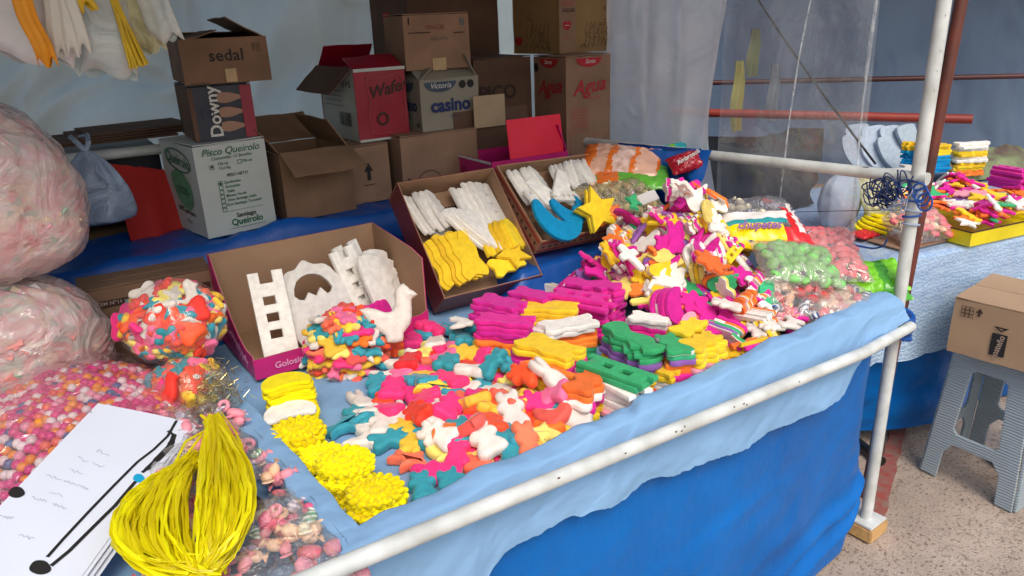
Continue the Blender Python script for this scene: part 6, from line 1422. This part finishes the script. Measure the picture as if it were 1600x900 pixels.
for k, (x, y0_, y1_, h_, lb) in enumerate(((1157, 95, 205, '#8a8648', 'olive yellow garment hanging behind the clear sheet'), (1213, 100, 190, '#5f6670', 'dim grey cloth strip hanging behind the clear sheet'), (1182, 45, 120, '#5f6548', 'green patterned cloth hanging high behind the clear sheet'))):
    a = PY(x, y0_, 1.22); b_ = PY(x-8, y1_, 1.22)
    def f(u, v, a=a, b_=b_): p = a.lerp(b_, v); return p+Vector(((u-.5)*.058+.006*math.sin(v*7), .012*math.sin(u*9+v*3), 0))
    tag(link('hanging_cloth', grid(f, 14, 20, 'hanging_cloth'), mat('garment%d' % k, h_, .85, .3, 20, .3, 8)), lb, 'cloth')
tag(link('cloth_bundle', grid(lambda u, v: NP(1.22+.5*u, .72+.10*math.cos(3.14*v), .76+.10*math.sin(3.14*v)*(1+.3*fbm(u*4, v*4, 1))), 30, 14, 'cloth_bundle'), mat('bundle', '#5a4a45', .8, .6, 30, .5, 12, hex2='#7d8a63')), 'dark patterned cloth bundle behind the magenta stack', 'cloth')

# ---------------------------------------------------------------- plastic stool with a carton on it
SG = mat('stool_plastic', '#9aa8b2', .42, .15, 30, .06, 10, bdist=.001)
n = SG.node_tree.nodes; l = SG.node_tree.links; wv = n.new('ShaderNodeTexWave'); wv.inputs['Scale'].default_value = 34; wv.bands_direction = 'Y'; wv.inputs['Distortion'].default_value = 2.2; wv.inputs['Detail'].default_value = 0; wv.inputs['Detail Scale'].default_value = .8
tc = n.new('ShaderNodeTexCoord'); l.new(tc.outputs['Object'], wv.inputs['Vector']); bpn = [x for x in n if x.type == 'BUMP'][0]; l.new(wv.outputs[0], bpn.inputs['Height']); bpn.inputs['Strength'].default_value = .6; bpn.inputs['Distance'].default_value = .003
fl, ff_ = PZ(1440, 732, 0), PZ(1582, 800, 0)
sx_ = (ff_-fl); S_ = sx_.length; sx_.normalize(); FS = frame((fl.x, fl.y, 0), sx_, n=(0, 0, 1)); S_ = S_*1.0
HS, TOP = .455, S_*.80; ins_ = (S_-TOP)/2
stl = empty('plastic_stool', mw=FS, label='grey wicker patterned plastic stool standing on the pavement', cat='stool')
def side(nm, k):
    # outer trapezoid with leg arch and window, tilted in at the top
    o1 = [(0, 0), (.052, 0), (.058, .10), (.085, .135), (S_-.085, .135), (S_-.058, .10), (S_-.052, 0), (S_, 0), (S_-ins_, HS), (ins_, HS)]
    h1 = smooth_poly([(.088, .175), (.075, .19), (ins_+.062, HS-.062), (ins_+.075, HS-.05), (S_-ins_-.075, HS-.05), (S_-ins_-.062, HS-.062), (S_-.075, .19), (S_-.088, .175)], 1)
    me = extrude([o1, h1], .010, .0025, 1, nm); me.materials.append(SG)
    tilt = math.degrees(math.atan2(ins_, HS))
    base = {0: T((0, 0, 0)), 1: T((S_, 0, 0)) @ Matrix.Rotation(R(90), 4, 'Z'), 2: T((S_, S_, 0)) @ Matrix.Rotation(R(180), 4, 'Z'), 3: T((0, S_, 0)) @ Matrix.Rotation(R(-90), 4, 'Z')}[k]
    link(nm, me, None, stl, base @ Matrix.Rotation(R(90-tilt), 4, 'X'))
for k in range(4): side('leg_frame', k)
tm = boxmesh(TOP+.016, TOP+.016, .022, .006, 'seat', (ins_-.008, ins_-.008, HS-.004)); tm.materials.append(SG); link('seat', tm, None, stl)
cb = FS @ Vector((ins_-.015, ins_-.035, HS+.0205))
bx = carton('cardboard_box', 'brown carton with printed symbols standing on the grey stool', (PZ(1478, 548, HS+.02).x, PZ(1478, 548, HS+.02).y, HS+.021), .36, .30, .175, math.degrees(math.atan2((PZ(1600, 582, HS+.02)-PZ(1478, 548, HS+.02)).y, (PZ(1600, 582, HS+.02)-PZ(1478, 548, HS+.02)).x)), mat('cardboard_tan', '#a88b70', .85, .25, 90, .08, 5, bdist=.001), seed=181)  # paler tan board for this carton
for i in range(3):
    for j in range(3): print_poly(rect(-.0055, -.0055, .0055, .0055), BROWN_I, bx, FRONT(.028+.0115*i, .130+.0115*j), 'printed_cell', holes=[rect(-.0045, -.0045, .0045, .0045)])
print_poly([(-.003, -.012), (.003, -.012), (.003, .0), (.010, .0), (0, .014), (-.010, 0), (-.003, 0)], BROWN_I, bx, FRONT(.072, .146), 'printed_arrow')
print_poly(rect(-.020, -.035, .020, .035), BLACK_I, bx, FRONT(.135, .062), 'printed_label'); write('costeño', .024, PALE_I, bx, FRONT(.135, .055, -.0024, tilt=80), bold=.02)
print_poly([(-.02, .014), (.02, .014), (0, 0)], BLACK_I, bx, FRONT(.135, .104), 'printed_mark', holes=[[(-.008, .010), (.008, .010), (0, .004)]])
bx = carton('cardboard_box', 'second carton lid edge behind the one on the stool, against the table', (NP(.92, -.20, 0).x, NP(.92, -.20, 0).y, .0), .36, .14, .62, -15, MATS['cardboard_tan'], seed=191) if False else None
tag(link('wood_block', boxmesh(.13, .05, .05, .003), mat('raw_wood2', '#b8935f', .8, .3, 20, .2, 10), None, FS @ T((.14, .20, .003)) @ Matrix.Rotation(R(35), 4, 'Z')), 'pale wooden wedge on the ground under the stool', 'wood block')
tag(link('grey_panel', boxmesh(.30, .012, .34, .003), mat('panel_grey', '#6f6a68', .8), None, FS @ T((.16, S_+.05, .0)) @ Matrix.Rotation(R(8), 4, 'Z')), 'plain grey board standing behind the stool', 'board')

# ---------------------------------------------------------------- labels for every candy: look, then nearest landmark, then order along it
LM = [('the green topped ladder stack', PZ(958, 575, .79)), ('the tall heap', PZ(960, 440, .82)), ('the maroon carton', PZ(690, 480, .78)), ('the big white hen', PZ(612, 495, .80)), ('the flower stack', PZ(590, 745, .76)),
      ('the front cloth rim', PZ(790, 735, .75)), ('the orange cub stack', PZ(900, 640, .75)), ('the magenta carton', PZ(480, 560, .75)), ('the cap stack', PZ(500, 610, .75)), ('the magenta stacks', PZ(740, 540, .76))]
LP_ = [('the white ladder on its peak', PZ(1072, 300, 1.03)), ('the big orange blossom', PZ(1108, 412, .90)), ('the star bordered carton', PZ(915, 400, .86)), ('the green mint bag', PZ(1215, 440, .83)), ('the front cloth rim', PZ(1190, 548, .75)),
       ('the yellow cub stack', PZ(1105, 520, .78)), ('the ridged magenta stack', PZ(960, 450, .82)), ('the yellow fronted bag', PZ(1160, 360, .93)), ('the heap middle', PZ(1030, 430, .88))]
LB_ = [('its top', 0), ('its left side', 0), ('its right side', 0), ('its bottom', 0)]
ORD = ['', 'leftmost', 'second', 'third', 'fourth', 'fifth', 'sixth', 'seventh', 'eighth', 'ninth', 'tenth', 'eleventh', 'twelfth', 'thirteenth', 'fourteenth', 'fifteenth', 'sixteenth', 'seventeenth', 'eighteenth', 'nineteenth', 'twentieth']
from collections import defaultdict
zones = defaultdict(list)
info = []
for it in ALL: info.append((proj(it[0].matrix_world.translation), it)); zones[it[3]].append(info[-1][0])
zc = {z: (np.mean([p[0] for p in q]), np.mean([p[1] for p in q]), np.std([p[0] for p in q])+1, np.std([p[1] for p in q])+1) for z, q in zones.items()}
groups = defaultdict(list)
for p, it in info:
    o, c, s_, z, puff, post = it
    nm = SHN.get(s_, s_.replace('_', ' ')); kind_ = {True: nm+' jelly', False: nm+' cutout', None: nm}[puff]
    if post:
        _, k, n_ = post.split('|'); k = int(k); b_ = '%s %s %s' % (c, kind_, z)
        lab = '%s %s, %s %s' % (c, kind_, {1: 'topmost'}.get(k, (ORD[k] if k > 1 and k < 21 else str(k))+' from the top'), z)
        groups[lab].append((p, o)); continue
    if z == ZG or z == ZP or z == ZN or z == ZL:
        lst = LM if z == ZG else LP_ if z == ZP else None
        if lst:
            w_ = o.matrix_world.translation; near = min(lst, key=lambda q: (proj(q[1])[0]-p[0])**2+(proj(q[1])[1]-p[1])**2)[0]
            lab = '%s %s %s near %s' % (c, kind_, 'among loose jellies' if z == ZG else 'in the tall heap', near)
        else:
            q = zc[z]; a = 'rear' if p[1] < q[1] else 'front'; b_ = 'left' if p[0] < q[0]-q[2]*.5 else 'right' if p[0] > q[0]+q[2]*.5 else 'middle'
            lab = '%s %s %s, at its %s %s' % (c, kind_, {ZN: 'in the neighbouring yellow tray', ZL: 'in the lower left clear bags'}[z], a, b_)
    else:
        q = zc[z]; lab = '%s %s %s' % (c, kind_, z)
    groups[lab].append((p, o))
for lab, q in groups.items():
    if len(q) == 1: q[0][1]['label'] = lab; continue
    q.sort(key=lambda t: t[0][0]); n_ = len(q)
    for k, (p, o) in enumerate(q):
        t = 'leftmost' if k == 0 else 'rightmost' if k == n_-1 else (ORD[k+1] if k < 20 else '%dth' % (k+1))+' from left'
        o['label'] = '%s, %s' % (lab, t)
for o, *_ in ALL:
    o['group'] = (o['group'].replace('in the ', '').replace('among the ', '') if isinstance(o['group'], str) else o['group'])

SHORT = [('from the top', 'from top'), ('in the yellow cub stack at the heap foot', 'in the yellow cub stack'), ('beside the maroon carton', 'by the maroon carton'), ('in the ridged magenta stack by the star bordered carton', 'in the ridged magenta stack'), ('on the neighbouring table', 'next door'), ('in the magenta display carton', 'in the magenta carton'), ('in the neighbouring yellow tray', 'in the yellow tray'), ('at the slate tarpaulin', 'by the slate tarpaulin'), ('standing behind the clear sheet', 'behind the clear sheet'),
         ('standing in the group seen through the clear sheet', 'in the row seen through the clear sheet'), ('in the round clear bag left of the magenta carton', 'in the round bag left of the magenta carton'), (' from left', ' from left'), ('in the clear bag of pink sweets by the post', 'in the pink bag by the post'),
         ('in the clear bag of light green mints', 'in the green mint bag'), ('in the stack of', 'in the pile of'), ('squeezed low between the larger ones', 'between the larger ones'), ('in the tall heap near the', 'in the heap near the'), ('in the loose pile before the magenta carton', 'heaped before the magenta carton'), ('near the front cloth rim', 'near the front rim'), (' pieces', '')]
for o, *_ in ALL:
    t = o['label']
    for a, b_ in SHORT:
        if len(t.split()) > 15: t = t.replace(a, b_)
    if len(t.split()) > 16: t = t.replace('the ', '', 1)
    if len(t.split()) > 16: t = t.replace(' cutout', '', 1).replace(' jelly', '', 1)
    o['label'] = t
